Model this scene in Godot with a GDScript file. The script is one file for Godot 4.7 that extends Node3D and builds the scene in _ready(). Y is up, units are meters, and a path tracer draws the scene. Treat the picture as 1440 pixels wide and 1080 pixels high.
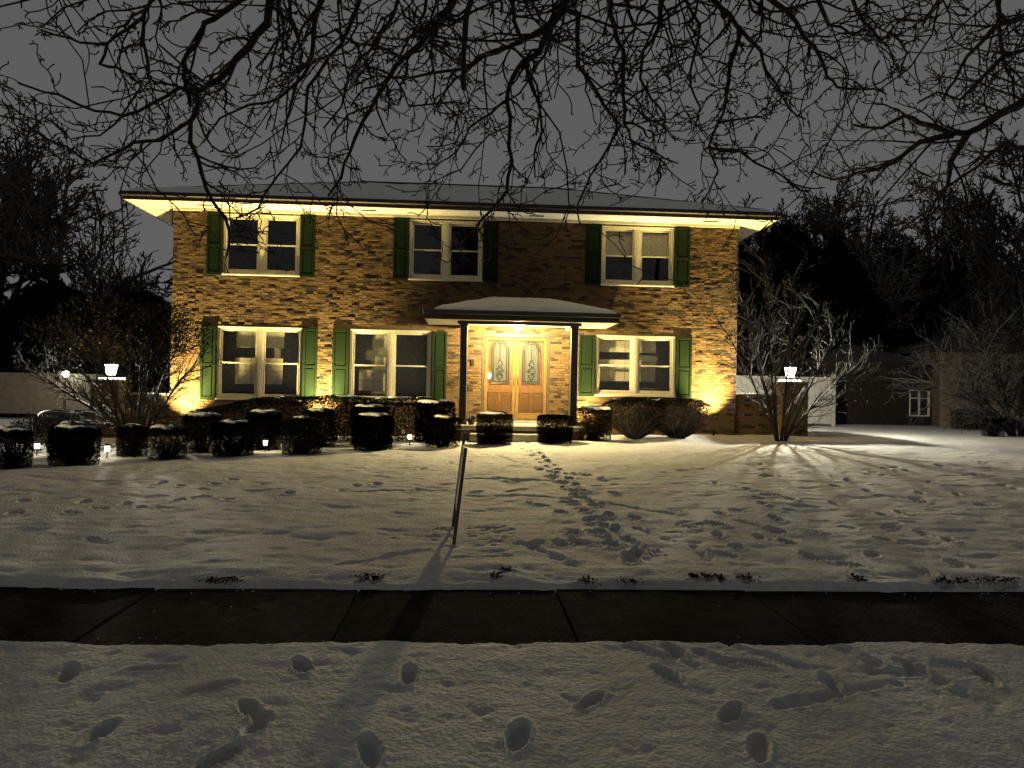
extends Node3D

# ---------------------------------------------------------------- mesh builder
class MB:
	var v := PackedVector3Array()
	var n := PackedVector3Array()
	var c := PackedColorArray()
	var ix := PackedInt32Array()
	var col := Color(1, 1, 1)
	func quad(a: Vector3, b: Vector3, d: Vector3, e: Vector3) -> void:   # counter-clockwise seen from the front
		var nn := (b - a).cross(e - a)
		if nn.length_squared() < 1e-14:
			nn = (d - b).cross(e - b)
		nn = nn.normalized()
		var k := v.size()
		v.append(a); v.append(b); v.append(d); v.append(e)
		for q in 4:
			n.append(nn); c.append(col)
		ix.append(k); ix.append(k + 2); ix.append(k + 1); ix.append(k); ix.append(k + 3); ix.append(k + 2)
	func tri(a: Vector3, b: Vector3, d: Vector3) -> void:
		var nn := (b - a).cross(d - a).normalized()
		var k := v.size()
		v.append(a); v.append(b); v.append(d)
		for q in 3:
			n.append(nn); c.append(col)
		ix.append(k); ix.append(k + 2); ix.append(k + 1)
	func box(a: Vector3, b: Vector3, ch := 0.0) -> void:                  # corners a < b, edges chamfered by ch
		if ch <= 0.0:
			var p := [Vector3(a.x, a.y, a.z), Vector3(b.x, a.y, a.z), Vector3(b.x, b.y, a.z), Vector3(a.x, b.y, a.z), Vector3(a.x, a.y, b.z), Vector3(b.x, a.y, b.z), Vector3(b.x, b.y, b.z), Vector3(a.x, b.y, b.z)]
			for f in [[4, 5, 6, 7], [1, 0, 3, 2], [5, 1, 2, 6], [0, 4, 7, 3], [7, 6, 2, 3], [0, 1, 5, 4]]:
				quad(p[f[0]], p[f[1]], p[f[2]], p[f[3]])
			return
		var m := (a + b) * 0.5
		var h := (b - a) * 0.5
		var pt := func(sx: float, sy: float, sz: float, ax: int) -> Vector3:   # corner point lying on the face across axis ax
			var q := Vector3(sx * (h.x - ch), sy * (h.y - ch), sz * (h.z - ch))
			if ax == 0: q.x = sx * h.x
			elif ax == 1: q.y = sy * h.y
			else: q.z = sz * h.z
			return m + q
		for s in [-1.0, 1.0]:
			face(pt.call(s, -1, -1, 0), pt.call(s, 1, -1, 0), pt.call(s, 1, 1, 0), pt.call(s, -1, 1, 0), m)
			face(pt.call(-1, s, -1, 1), pt.call(1, s, -1, 1), pt.call(1, s, 1, 1), pt.call(-1, s, 1, 1), m)
			face(pt.call(-1, -1, s, 2), pt.call(1, -1, s, 2), pt.call(1, 1, s, 2), pt.call(-1, 1, s, 2), m)
			for r in [-1.0, 1.0]:
				face(pt.call(s, r, -1, 0), pt.call(s, r, 1, 0), pt.call(s, r, 1, 1), pt.call(s, r, -1, 1), m)
				face(pt.call(s, -1, r, 0), pt.call(s, 1, r, 0), pt.call(s, 1, r, 2), pt.call(s, -1, r, 2), m)
				face(pt.call(-1, s, r, 1), pt.call(1, s, r, 1), pt.call(1, s, r, 2), pt.call(-1, s, r, 2), m)
				for q in [-1.0, 1.0]:
					var e0: Vector3 = pt.call(s, r, q, 0)
					var e1: Vector3 = pt.call(s, r, q, 1)
					var e2: Vector3 = pt.call(s, r, q, 2)
					if (e1 - e0).cross(e2 - e0).dot(e0 - m) < 0: tri(e0, e2, e1)
					else: tri(e0, e1, e2)
	func face(a: Vector3, b: Vector3, d: Vector3, e: Vector3, inside: Vector3) -> void:
		if (b - a).cross(e - a).dot(a - inside) < 0: quad(a, e, d, b)
		else: quad(a, b, d, e)
	func tube(p: PackedVector3Array, r: PackedFloat32Array, sides := 5, cap := false) -> void:
		var m := p.size()
		if m < 2: return
		var t0 := (p[1] - p[0]).normalized()
		var rf := Vector3(0.13, 0.97, 0.21).normalized() if absf(t0.y) < 0.8 else Vector3(0.95, 0.1, 0.28).normalized()
		var k0 := v.size()
		for k in m:
			var t := (p[mini(k + 1, m - 1)] - p[maxi(k - 1, 0)]).normalized()
			var u := rf.cross(t)
			if u.length_squared() < 0.01: u = Vector3(0.6, 0.2, 0.7).cross(t)
			u = u.normalized()
			var w := t.cross(u)
			for s in sides:
				var a := TAU * s / sides
				var d := u * cos(a) + w * sin(a)
				v.append(p[k] + d * r[k]); n.append(d); c.append(col)
		for k in m - 1:
			for s in sides:
				var a := k0 + k * sides + s
				var b := k0 + k * sides + (s + 1) % sides
				ix.append(a); ix.append(a + sides); ix.append(b)
				ix.append(b); ix.append(a + sides); ix.append(b + sides)
		if cap:
			for e in [0, m - 1]:
				for s in sides - 2:
					var a: int = k0 + e * sides
					if e == 0: tri(v[a], v[a + s + 2], v[a + s + 1])
					else: tri(v[a], v[a + s + 1], v[a + s + 2])
	func bar(a: Vector3, b: Vector3, r: float, sides := 6) -> void:
		tube(PackedVector3Array([a, b]), PackedFloat32Array([r, r]), sides, true)
	func lathe(prof: Array, seg := 20, at := Vector3.ZERO) -> void:      # prof: Vector2(radius, height) upwards
		for k in prof.size() - 1:
			var a: Vector2 = prof[k]
			var b: Vector2 = prof[k + 1]
			for s in seg:
				var t := TAU * s / seg
				var w := TAU * (s + 1) / seg
				var p0 := at + Vector3(a.x * cos(t), a.y, -a.x * sin(t))
				var p1 := at + Vector3(a.x * cos(w), a.y, -a.x * sin(w))
				var p2 := at + Vector3(b.x * cos(w), b.y, -b.x * sin(w))
				var p3 := at + Vector3(b.x * cos(t), b.y, -b.x * sin(t))
				if a.x < 1e-5: tri(p0, p2, p3)
				elif b.x < 1e-5: tri(p0, p1, p2)
				else: quad(p0, p1, p2, p3)
	func leaf(p: Vector3, nn: Vector3, up: Vector3, l: float, w: float) -> void:
		var s := nn.cross(up).normalized() * w * 0.5
		var t := up * l
		var k := v.size()
		v.append(p); v.append(p + t * 0.5 + s); v.append(p + t); v.append(p + t * 0.5 - s)
		for q in 4:
			n.append(nn); c.append(col)
		ix.append(k); ix.append(k + 2); ix.append(k + 1); ix.append(k); ix.append(k + 3); ix.append(k + 2)
	func mesh(m: Material) -> ArrayMesh:
		var a := []
		a.resize(Mesh.ARRAY_MAX)
		a[Mesh.ARRAY_VERTEX] = v; a[Mesh.ARRAY_NORMAL] = n; a[Mesh.ARRAY_COLOR] = c; a[Mesh.ARRAY_INDEX] = ix
		var o := ArrayMesh.new()
		o.add_surface_from_arrays(Mesh.PRIMITIVE_TRIANGLES, a)
		o.surface_set_material(0, m)
		return o

var M := {}
var names := {}
var rng := RandomNumberGenerator.new()

func lin(r: float, g: float, b: float) -> Color:                          # linear base colour -> sRGB for albedo_color
	return Color(r, g, b).linear_to_srgb()

func numbered(called: String) -> String:
	var k: int = names.get(called, 0)
	names[called] = k + 1
	return called if k == 0 else "%s_%03d" % [called, k]

func thing(called: String, label: String, category: String, at := Vector3.ZERO, turn := 0.0, group := "") -> Node3D:
	var o := Node3D.new()
	o.name = numbered(called)
	add_child(o)
	o.position = at
	o.rotation.y = turn
	o.set_meta("label", label)
	o.set_meta("category", category)
	if group: o.set_meta("group", group)
	return o

func part(called: String, mb: MB, m: Material, parent: Node3D, kind := "") -> MeshInstance3D:
	return part_mesh(called, mb.mesh(m), parent, kind)

func part_mesh(called: String, ms: Mesh, parent: Node3D, kind := "") -> MeshInstance3D:
	var o := MeshInstance3D.new()
	o.name = called
	o.mesh = ms
	if kind: o.set_meta("kind", kind)
	parent.add_child(o, true)
	return o

func boxpart(called: String, a: Vector3, b: Vector3, m: Material, parent: Node3D, ch := 0.0) -> MeshInstance3D:
	var mb := MB.new()
	mb.box(a, b, ch)
	return part(called, mb, m, parent)

func struct(called: String, mb: MB, m: Material) -> MeshInstance3D:
	var o := part(called, mb, m, self, "structure")
	o.name = called
	return o

# ---------------------------------------------------------------- materials
func noise_image(seed_: int, freq: float, octaves: int, size := 256) -> Image:
	var f := FastNoiseLite.new()
	f.seed = seed_; f.frequency = freq; f.fractal_octaves = octaves
	f.noise_type = FastNoiseLite.TYPE_SIMPLEX_SMOOTH
	return f.get_seamless_image(size, size)

func tint_texture(seed_: int, freq: float, octaves: int, lo: float, hi: float, warm := 0.0) -> ImageTexture:
	var g := noise_image(seed_, freq, octaves)
	var im := Image.create(256, 256, false, Image.FORMAT_RGB8)
	for y in 256:
		for x in 256:
			var t := lerpf(lo, hi, g.get_pixel(x, y).r)
			im.set_pixel(x, y, Color(t, t * (1.0 - warm * (hi - t)), t * (1.0 - 2.0 * warm * (hi - t))))
	return ImageTexture.create_from_image(im)

func normal_texture(seed_: int, freq: float, octaves: int, strength: float) -> ImageTexture:
	var im := noise_image(seed_, freq, octaves)
	im.convert(Image.FORMAT_RGBA8)
	im.bump_map_to_normal_map(strength)
	return ImageTexture.create_from_image(im)

func mat(c: Color, rough := 0.8, tint: Texture2D = null, nrm: Texture2D = null, scale := 1.0, vcol := false, nscale := 1.0) -> StandardMaterial3D:
	var m := StandardMaterial3D.new()
	m.albedo_color = c
	m.roughness = rough
	if tint or nrm:
		m.uv1_triplanar = true
		m.uv1_world_triplanar = true
		m.uv1_scale = Vector3.ONE * scale
	if tint: m.albedo_texture = tint
	if nrm:
		m.normal_enabled = true
		m.normal_texture = nrm
		m.normal_scale = nscale
	m.vertex_color_use_as_albedo = vcol
	return m

func glow(c: Color, e: float) -> StandardMaterial3D:
	var m := StandardMaterial3D.new()
	m.albedo_color = Color(0.9, 0.9, 0.88)
	m.roughness = 0.5
	m.emission_enabled = true
	m.emission = c
	m.emission_energy_multiplier = e
	return m

func make_materials() -> void:
	var soft := tint_texture(11, 0.02, 4, 0.72, 1.0)
	var blotch := tint_texture(12, 0.012, 5, 0.55, 1.0)
	var grain := normal_texture(13, 0.09, 4, 3.0)
	var rough := normal_texture(14, 0.05, 5, 6.0)
	M.brick = mat(Color.WHITE, 0.9, tint_texture(15, 0.06, 4, 0.62, 1.0), rough, 6.0, true, 1.0)
	M.mortar = mat(lin(0.13, 0.10, 0.068), 0.95, soft, rough, 4.0)
	M.cream = mat(lin(0.62, 0.58, 0.46), 0.55, tint_texture(16, 0.03, 5, 0.82, 1.0), null, 1.7)
	M.soffit = mat(lin(0.66, 0.62, 0.50), 0.6, tint_texture(17, 0.02, 4, 0.86, 1.0), null, 0.9)
	M.green = mat(lin(0.0125, 0.025, 0.0125), 0.8, tint_texture(18, 0.04, 5, 0.75, 1.0), null, 2.0)
	M.dark_trim = mat(lin(0.03, 0.021, 0.016), 0.5, soft, null, 2.0)
	M.brown_trim = mat(lin(0.075, 0.05, 0.035), 0.5, soft, null, 2.0)
	M.shingle = mat(lin(0.035, 0.032, 0.03), 0.95, blotch, rough, 3.0)
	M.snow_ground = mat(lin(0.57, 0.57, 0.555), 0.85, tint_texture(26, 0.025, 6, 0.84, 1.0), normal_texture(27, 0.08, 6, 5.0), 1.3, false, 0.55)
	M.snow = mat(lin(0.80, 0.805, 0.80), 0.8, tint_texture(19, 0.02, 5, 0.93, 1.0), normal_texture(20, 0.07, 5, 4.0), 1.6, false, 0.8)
	M.soil = mat(lin(0.035, 0.028, 0.02), 0.95, blotch, rough, 2.0)
	M.concrete = mat(lin(0.026, 0.025, 0.021), 0.9, tint_texture(21, 0.015, 5, 0.6, 1.0), grain, 1.1)
	M.concrete_pale = mat(lin(0.048, 0.041, 0.030), 0.9, tint_texture(22, 0.015, 5, 0.6, 1.0), grain, 1.3)
	M.concrete.metallic_specular = 0.06
	M.concrete_pale.metallic_specular = 0.06
	M.asphalt = mat(lin(0.04, 0.04, 0.04), 0.85, blotch, rough, 2.0)
	M.bark = mat(lin(0.05, 0.04, 0.032), 0.9, blotch, null, 5.0)
	M.shrub_bark = mat(lin(0.024, 0.019, 0.015), 0.85, blotch, null, 6.0)
	M.leaf = mat(Color.WHITE, 0.6, null, null, 1.0, true)
	M.wood = mat(lin(0.23, 0.112, 0.034), 0.55, wood_texture(), null, 1.3)
	M.storm = mat(lin(0.19, 0.125, 0.05), 0.85, soft, null, 2.0)
	M.storm.metallic_specular = 0.15
	M.green.metallic_specular = 0.15
	M.wood_dark = mat(lin(0.16, 0.082, 0.030), 0.5, M.wood.albedo_texture, null, 1.3)
	M.black = mat(lin(0.012, 0.012, 0.012), 0.4)
	M.lead = mat(lin(0.02, 0.02, 0.02), 0.4)
	M.frost = mat(lin(0.075, 0.085, 0.075), 0.6, tint_texture(23, 0.05, 4, 0.6, 1.0), grain, 5.0)
	M.frost_dark = mat(lin(0.02, 0.022, 0.02), 0.5)
	M.room = mat(lin(0.10, 0.09, 0.07), 0.9, soft, null, 1.0)
	M.curtain = mat(lin(0.22, 0.22, 0.18), 0.9, soft, null, 2.0)
	M.blind = mat(lin(0.72, 0.69, 0.55), 0.8, soft, null, 3.0)
	M.shade = mat(lin(0.50, 0.50, 0.38), 0.85, soft, null, 3.0)
	M.vinyl = mat(lin(0.36, 0.355, 0.31), 0.6, tint_texture(24, 0.015, 4, 0.85, 1.0), null, 0.6)
	M.beige = mat(lin(0.13, 0.11, 0.078), 0.7, tint_texture(25, 0.015, 4, 0.8, 1.0), null, 0.6)
	M.stone = mat(lin(0.36, 0.34, 0.30), 0.85, soft, grain, 2.0)
	M.siding = mat(lin(0.035, 0.027, 0.021), 0.95, soft, null, 1.0)
	M.siding.metallic_specular = 0.1
	M.metal = mat(lin(0.02, 0.02, 0.02), 0.35)
	M.metal.metallic = 0.5
	M.sign = mat(lin(0.03, 0.03, 0.033), 0.35)
	var gl := StandardMaterial3D.new()
	gl.transparency = BaseMaterial3D.TRANSPARENCY_ALPHA
	gl.albedo_color = Color(0.06, 0.07, 0.07, 0.05)
	gl.roughness = 0.02
	M.glass = gl
	M.lamp_white = glow(Color(1.0, 0.97, 0.86), 40.0)
	M.lamp_path = glow(Color(1.0, 0.95, 0.80), 5.0)
	M.lamp_warm = glow(Color(1.0, 0.88, 0.58), 9.0)

func wood_texture() -> ImageTexture:
	var f := FastNoiseLite.new()
	f.seed = 31; f.frequency = 0.03; f.fractal_octaves = 3
	var im := Image.create(256, 256, false, Image.FORMAT_RGB8)
	for y in 256:
		for x in 256:
			var w := f.get_noise_2d(x * 4.0, y * 0.25) * 0.5 + 0.5
			var t := 0.62 + 0.38 * w
			im.set_pixel(x, y, Color(t, t * 0.96, t * 0.9))
	return ImageTexture.create_from_image(im)

# ---------------------------------------------------------------- terrain
func ground(x: float, z: float) -> float:
	var b := -0.25 + (clampf(x, -9.0, 8.0) + 9.0) / 17.0 * 0.33
	var s := pow(clampf(z / 14.9, 0.0, 1.0), 1.1)
	return b * (1.0 - s) - 0.43 * s

const WALK_TRAIL := [1.38,2.16,1.50,5.09,1.59,7.42,1.63,9.22,1.61,10.74,1.62,11.86,1.62,12.85,1.61,13.77,1.63,14.37]
const STREET_LIMBS := [
[0.0283,0.0102,0,[-1.27,3.58,16.41,-1.33,3.52,16.23,-1.49,3.42,16.08,-1.67,3.32,15.93,-1.84,3.26,15.81,-1.95,3.26,15.70,-2.01,3.17,15.53,-2.10,3.14,15.40,-2.16,3.04,15.23,-2.14,2.86,15.02,-2.11,2.68,14.82,-2.06,2.57,14.63,-2.08,2.46,14.46,-2.15,2.32,14.31]],
[0.0171,0.0061,1,[-1.92,3.24,15.78,-2.05,3.25,15.77,-2.25,3.14,15.74,-2.45,3.05,15.73,-2.63,3.07,15.75,-2.84,3.15,15.82,-3.01,3.18,15.85,-3.10,3.21,15.84]],
[0.0152,0.0066,1,[-2.12,3.15,15.37,-2.34,3.01,15.33,-2.55,2.99,15.32,-2.71,2.91,15.28,-2.87,2.84,15.25,-3.05,2.95,15.29,-3.21,3.01,15.30,-3.38,3.13,15.34,-3.51,3.15,15.33]],
[0.0180,0.0118,0,[-1.44,3.56,16.44,-1.59,3.53,16.32,-1.74,3.51,16.21,-1.84,3.43,16.06,-1.97,3.37,15.93,-2.02,3.31,15.76,-2.04,3.19,15.58]],
[0.0221,0.0066,0,[-1.03,3.80,16.01,-1.11,3.75,15.83,-1.16,3.67,15.63,-1.23,3.57,15.44,-1.35,3.51,15.28,-1.53,3.43,15.13,-1.78,3.42,15.02,-2.04,3.34,14.91,-2.20,3.24,14.76]],
[0.0171,0.0068,0,[-0.81,3.91,15.80,-0.97,3.70,15.56,-1.17,3.55,15.37,-1.28,3.51,15.21,-1.34,3.33,14.99,-1.42,3.16,14.79,-1.64,2.96,14.63,-1.84,2.72,14.46,-2.06,2.65,14.35]],
[0.0160,0.0088,0,[-2.00,3.55,16.40,-2.10,3.53,16.26,-2.18,3.43,16.07,-2.22,3.37,15.89,-2.28,3.33,15.72]],
[0.0136,0.0058,1,[-2.08,3.50,16.29,-2.21,3.44,16.23,-2.37,3.36,16.17,-2.54,3.37,16.16,-2.69,3.41,16.16,-2.80,3.45,16.14]],
[0.0114,0.0047,1,[-2.42,3.41,16.05,-2.51,3.32,15.95,-2.45,3.35,15.83,-2.35,3.29,15.67,-2.48,3.17,15.58,-2.70,2.97,15.52,-2.91,2.94,15.51,-3.08,3.08,15.55]],
[0.0309,0.0099,0,[-0.14,3.69,16.30,-0.19,3.68,16.12,-0.29,3.66,15.94,-0.36,3.65,15.76,-0.50,3.62,15.58,-0.64,3.53,15.39,-0.76,3.44,15.19,-0.88,3.33,15.00,-1.01,3.14,14.79,-1.11,2.98,14.59,-1.25,2.86,14.41]],
[0.0174,0.0154,0,[-0.02,3.61,16.48,-0.05,3.53,16.39,-0.06,3.40,16.27,-0.06,3.29,16.17,-0.06,3.20,16.08]],
[0.0298,0.0102,0,[0.58,3.62,16.52,0.52,3.61,16.31,0.51,3.61,16.11,0.47,3.57,15.88,0.37,3.58,15.68,0.30,3.54,15.46,0.27,3.46,15.23,0.31,3.29,14.98,0.35,3.13,14.74,0.32,2.94,14.50,0.21,2.83,14.28,0.06,2.71,14.06]],
[0.0210,0.0062,1,[0.51,3.60,16.17,0.36,3.61,15.99,0.14,3.59,15.80,0.01,3.57,15.62,-0.20,3.58,15.45,-0.47,3.58,15.30,-0.75,3.63,15.18,-0.94,3.61,15.02]],
[0.0202,0.0068,1,[0.56,3.62,16.41,0.69,3.67,16.24,0.72,3.59,15.99,0.76,3.53,15.76,0.90,3.48,15.55,1.03,3.40,15.34,1.20,3.33,15.14,1.13,3.20,14.88,1.04,3.06,14.62,0.97,2.87,14.36,1.02,2.75,14.14]],
[0.0165,0.0064,1,[0.38,3.53,15.80,0.45,3.43,15.54,0.52,3.39,15.32,0.57,3.27,15.07,0.53,3.17,14.82,0.56,3.04,14.58]],
[0.0232,0.0068,0,[0.87,3.70,16.38,0.95,3.69,16.10,1.08,3.63,15.81,1.15,3.45,15.46,1.22,3.34,15.16,1.33,3.30,14.89,1.59,3.28,14.66,1.86,3.25,14.45]],
[0.0240,0.0066,0,[1.56,3.75,16.35,1.73,3.75,16.17,1.88,3.74,15.98,2.09,3.69,15.80,2.21,3.63,15.59,2.42,3.53,15.40,2.56,3.49,15.21,2.76,3.47,15.06]],
[0.0168,0.0068,1,[1.85,3.69,16.06,1.87,3.60,15.78,1.94,3.44,15.49,1.97,3.35,15.22,1.98,3.24,14.95,2.14,3.12,14.72,2.09,2.90,14.42]],
[0.0125,0.0051,1,[1.94,3.19,15.10,2.21,3.18,15.06,2.51,3.05,15.00,2.67,3.00,14.92,2.86,2.96,14.85,3.05,2.98,14.81]],
[0.0213,0.0066,0,[1.90,3.72,16.45,2.08,3.73,16.29,2.28,3.65,16.10,2.48,3.60,15.92,2.62,3.54,15.73,2.78,3.54,15.56,3.03,3.57,15.47,3.26,3.61,15.36]],
[0.0160,0.0062,0,[-0.51,3.76,16.13,-0.58,3.71,15.93,-0.69,3.65,15.73,-0.84,3.61,15.55,-0.95,3.53,15.35,-1.03,3.39,15.14,-1.20,3.28,14.95]],
[0.0154,0.0062,0,[0.24,3.71,16.31,0.27,3.66,16.12,0.34,3.60,15.94,0.18,3.60,15.76,0.03,3.61,15.60,-0.13,3.54,15.41,-0.25,3.45,15.22,-0.11,3.38,15.03,-0.14,3.30,14.84]],
[0.0180,0.0063,0,[1.19,3.69,16.44,1.24,3.63,16.18,1.20,3.60,15.91,1.24,3.51,15.64,1.38,3.45,15.41,1.55,3.39,15.19,1.56,3.28,14.92]],
[0.0133,0.0062,0,[1.39,3.77,16.30,1.55,3.71,16.09,1.59,3.61,15.82,1.64,3.50,15.57,1.78,3.42,15.36,1.80,3.31,15.10]],
[0.0165,0.0066,0,[2.44,3.74,16.46,2.63,3.71,16.24,2.84,3.67,16.04,3.00,3.82,15.90,3.24,3.76,15.71,3.34,3.68,15.44]],
[0.0138,0.0064,0,[2.24,3.77,16.38,2.46,3.76,16.07,2.76,3.81,15.84,2.99,4.01,15.65]],
[0.0160,0.0061,0,[-0.32,3.77,16.13,-0.38,3.74,15.89,-0.34,3.72,15.66,-0.19,3.78,15.46,-0.09,3.84,15.26]],
[0.0138,0.0064,0,[-1.24,3.77,16.04,-1.28,3.72,15.74,-1.47,3.71,15.50,-1.67,3.63,15.24,-1.64,3.63,14.96]],
[0.0160,0.0063,0,[1.01,3.79,16.22,1.13,3.72,15.97,1.10,3.73,15.72,1.06,3.69,15.45,1.16,3.58,15.18,1.08,3.51,14.90]],
[0.0138,0.0064,0,[2.89,3.66,16.66,3.00,3.69,16.33,2.99,3.87,15.99,3.08,3.94,15.65]],
[0.0118,0.0050,1,[-1.02,3.81,15.56,-0.89,3.78,15.41,-0.80,3.67,15.24,-0.62,3.65,15.11,-0.52,3.49,14.93,-0.14,3.58,14.84,-0.05,3.50,14.70,-0.14,3.33,14.54,-0.40,3.32,14.44]],
[0.0118,0.0050,1,[0.27,3.43,15.32,0.15,3.38,15.15,-0.02,3.31,14.99,-0.14,3.16,14.80,-0.23,3.14,14.66,-0.36,3.09,14.51,-0.39,3.21,14.41]],
[0.0118,0.0050,1,[1.18,3.27,15.37,1.38,3.31,15.14,1.49,3.32,14.88,1.68,3.45,14.68]],
[0.0118,0.0050,1,[1.87,3.24,15.54,2.24,3.39,15.28,2.48,3.47,14.94]]
]
const SIDE_LIMBS := [
[0.0772,0.0179,0,[6.97,4.94,12.29,6.88,4.91,12.06,6.83,4.88,11.87,6.74,4.81,11.63,6.60,4.73,11.37,6.50,4.79,11.18,6.20,5.00,10.94,6.08,5.15,10.79,5.89,5.06,10.52,5.60,5.18,10.27]],
[0.0509,0.0119,1,[6.53,4.69,11.49,6.51,4.41,11.17,6.62,4.15,10.94,6.58,3.90,10.63,6.36,3.67,10.24]],
[0.0456,0.0119,1,[6.44,4.72,11.32,6.17,4.71,11.00,6.01,4.53,10.70,5.65,4.46,10.34,5.42,4.42,10.07,5.15,4.60,9.87]],
[0.0480,0.0114,0,[6.38,5.64,12.71,6.29,5.68,12.44,6.25,5.58,12.15,6.23,5.51,11.90,6.26,5.32,11.63,6.25,5.17,11.37]],
[0.0380,0.0116,0,[6.21,5.94,12.48,6.41,5.72,12.24,6.66,5.40,11.99,6.88,5.29,11.84,7.08,5.02,11.61]],
[0.0386,0.0116,0,[6.92,4.32,12.02,6.81,4.47,11.83,6.77,4.39,11.63,6.58,4.16,11.27,6.45,4.03,11.01,6.27,4.16,10.79]],
[0.0331,0.0116,0,[6.69,5.44,12.30,6.58,5.45,12.07,6.50,5.29,11.79,6.41,5.12,11.50,6.24,5.29,11.31,6.10,5.23,11.05]]
]
const FOOTPRINTS := [1.58,7.90,1.47,9.03,1.62,9.02,1.64,9.86,1.79,9.87,1.38,10.89,1.47,11.07,1.54,11.50,1.56,12.04,1.81,11.07,2.20,10.08,2.09,11.95,1.45,12.92,1.19,12.92,1.18,13.38,1.34,13.43,0.99,13.39,0.74,13.39,1.86,13.72,1.61,13.97,1.03,11.17,1.22,11.68,-1.34,9.37,-1.64,9.49,-0.66,9.83,0.61,8.66,0.82,9.05,1.35,7.42,1.60,6.33,1.46,4.12,1.50,4.85,1.57,2.73,5.17,8.25,5.31,8.09,4.24,10.44,4.49,10.25,4.06,10.97,4.61,10.62,3.84,11.97,3.57,11.44,3.23,11.70,2.98,12.36,2.63,12.44,2.79,12.93,3.23,12.98,3.62,12.60,3.47,13.21,2.80,13.50,2.54,13.80,3.42,13.87,3.93,12.72,3.67,14.15,4.12,13.71,4.97,12.50,4.56,13.14,5.70,11.54,6.46,10.65,5.18,12.81,5.29,13.16,4.74,14.09,4.24,14.38,6.12,9.84,7.20,7.90,5.86,9.41,5.34,11.78,6.38,8.76,5.10,10.89,7.26,10.91,4.34,9.68,4.37,7.36,6.33,8.35,7.85,7.28,8.18,7.42,8.95,8.11,9.19,7.94,-3.77,9.33,-3.74,9.93,-4.57,9.34,-4.20,9.58,-3.57,10.62,-3.78,10.87,-4.03,11.39,-3.69,11.45,-4.33,11.12,-4.62,11.86,-5.64,11.02,-5.24,11.94,-3.14,10.80,-3.64,8.91,-3.10,9.30,-2.44,10.32,-4.50,11.45,-4.87,11.08]
const TRAILS := [1.61,12.32,1.81,13.58,2.00,12.45,2.19,13.22,1.61,10.40,1.87,11.20,2.35,13.45,2.35,14.17,1.39,8.35,1.55,9.28,0.59,13.35,1.07,14.36,-1.09,14.25,-0.38,13.67,-0.08,14.01,0.42,13.90,-1.78,9.96,-0.14,9.92,0.07,10.35,1.46,10.51,-0.00,8.60,1.37,8.90,1.85,10.98,2.74,11.71,0.64,4.86,1.31,7.42,3.31,12.14,3.56,12.68]
const HOLES := [4.22,14.70,0.061,4.38,14.69,0.045,4.63,14.68,0.061,4.79,14.67,0.051,3.45,14.63,0.037,2.01,14.63,0.020,2.11,14.64,0.024,2.22,14.64,0.018,2.45,14.66,0.041,1.04,14.75,0.040,1.41,14.78,0.050,0.39,14.46,0.029,0.28,14.61,0.025,-0.85,14.68,0.041,-0.72,14.71,0.028,-0.11,13.47,0.034,-0.14,12.58,0.032,-2.02,14.80,0.060,-1.91,14.80,0.050]
const PARKWAY_PRINTS := [-1.49,16.50,-1.31,17.13,-0.95,17.60,-1.03,17.43,-2.16,16.89,-1.73,16.83,1.17,16.97,-0.29,16.97,-0.08,16.46,1.71,16.78,1.35,17.49,2.96,16.81,3.02,16.99,-1.02,17.94,-1.64,17.66,0.27,17.73,1.36,17.85,-0.91,16.80,-0.39,17.89,2.06,17.09,0.67,17.32]
const PARKWAY_TRAILS := [1.06,16.46,1.25,16.68,1.30,16.49,1.36,16.77,1.48,16.56,1.60,16.86,1.70,16.39,1.83,16.60,1.90,16.60,2.01,16.84,2.42,16.49,2.49,16.75,2.68,16.72,2.74,17.27,1.66,17.38,2.43,17.09,2.43,16.87,2.65,16.93]

func axis(stops: Array) -> PackedFloat32Array:                           # stops: [from, to, step] ...
	var o := PackedFloat32Array()
	for s in stops:
		var k := int(ceil((s[1] - s[0]) / s[2]))
		for q in k: o.append(lerpf(s[0], s[1], float(q) / k))
	o.append(stops[-1][1])
	return o

func first_at(a: PackedFloat32Array, t: float) -> int:
	return clampi(a.bsearch(t), 0, a.size())

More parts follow.
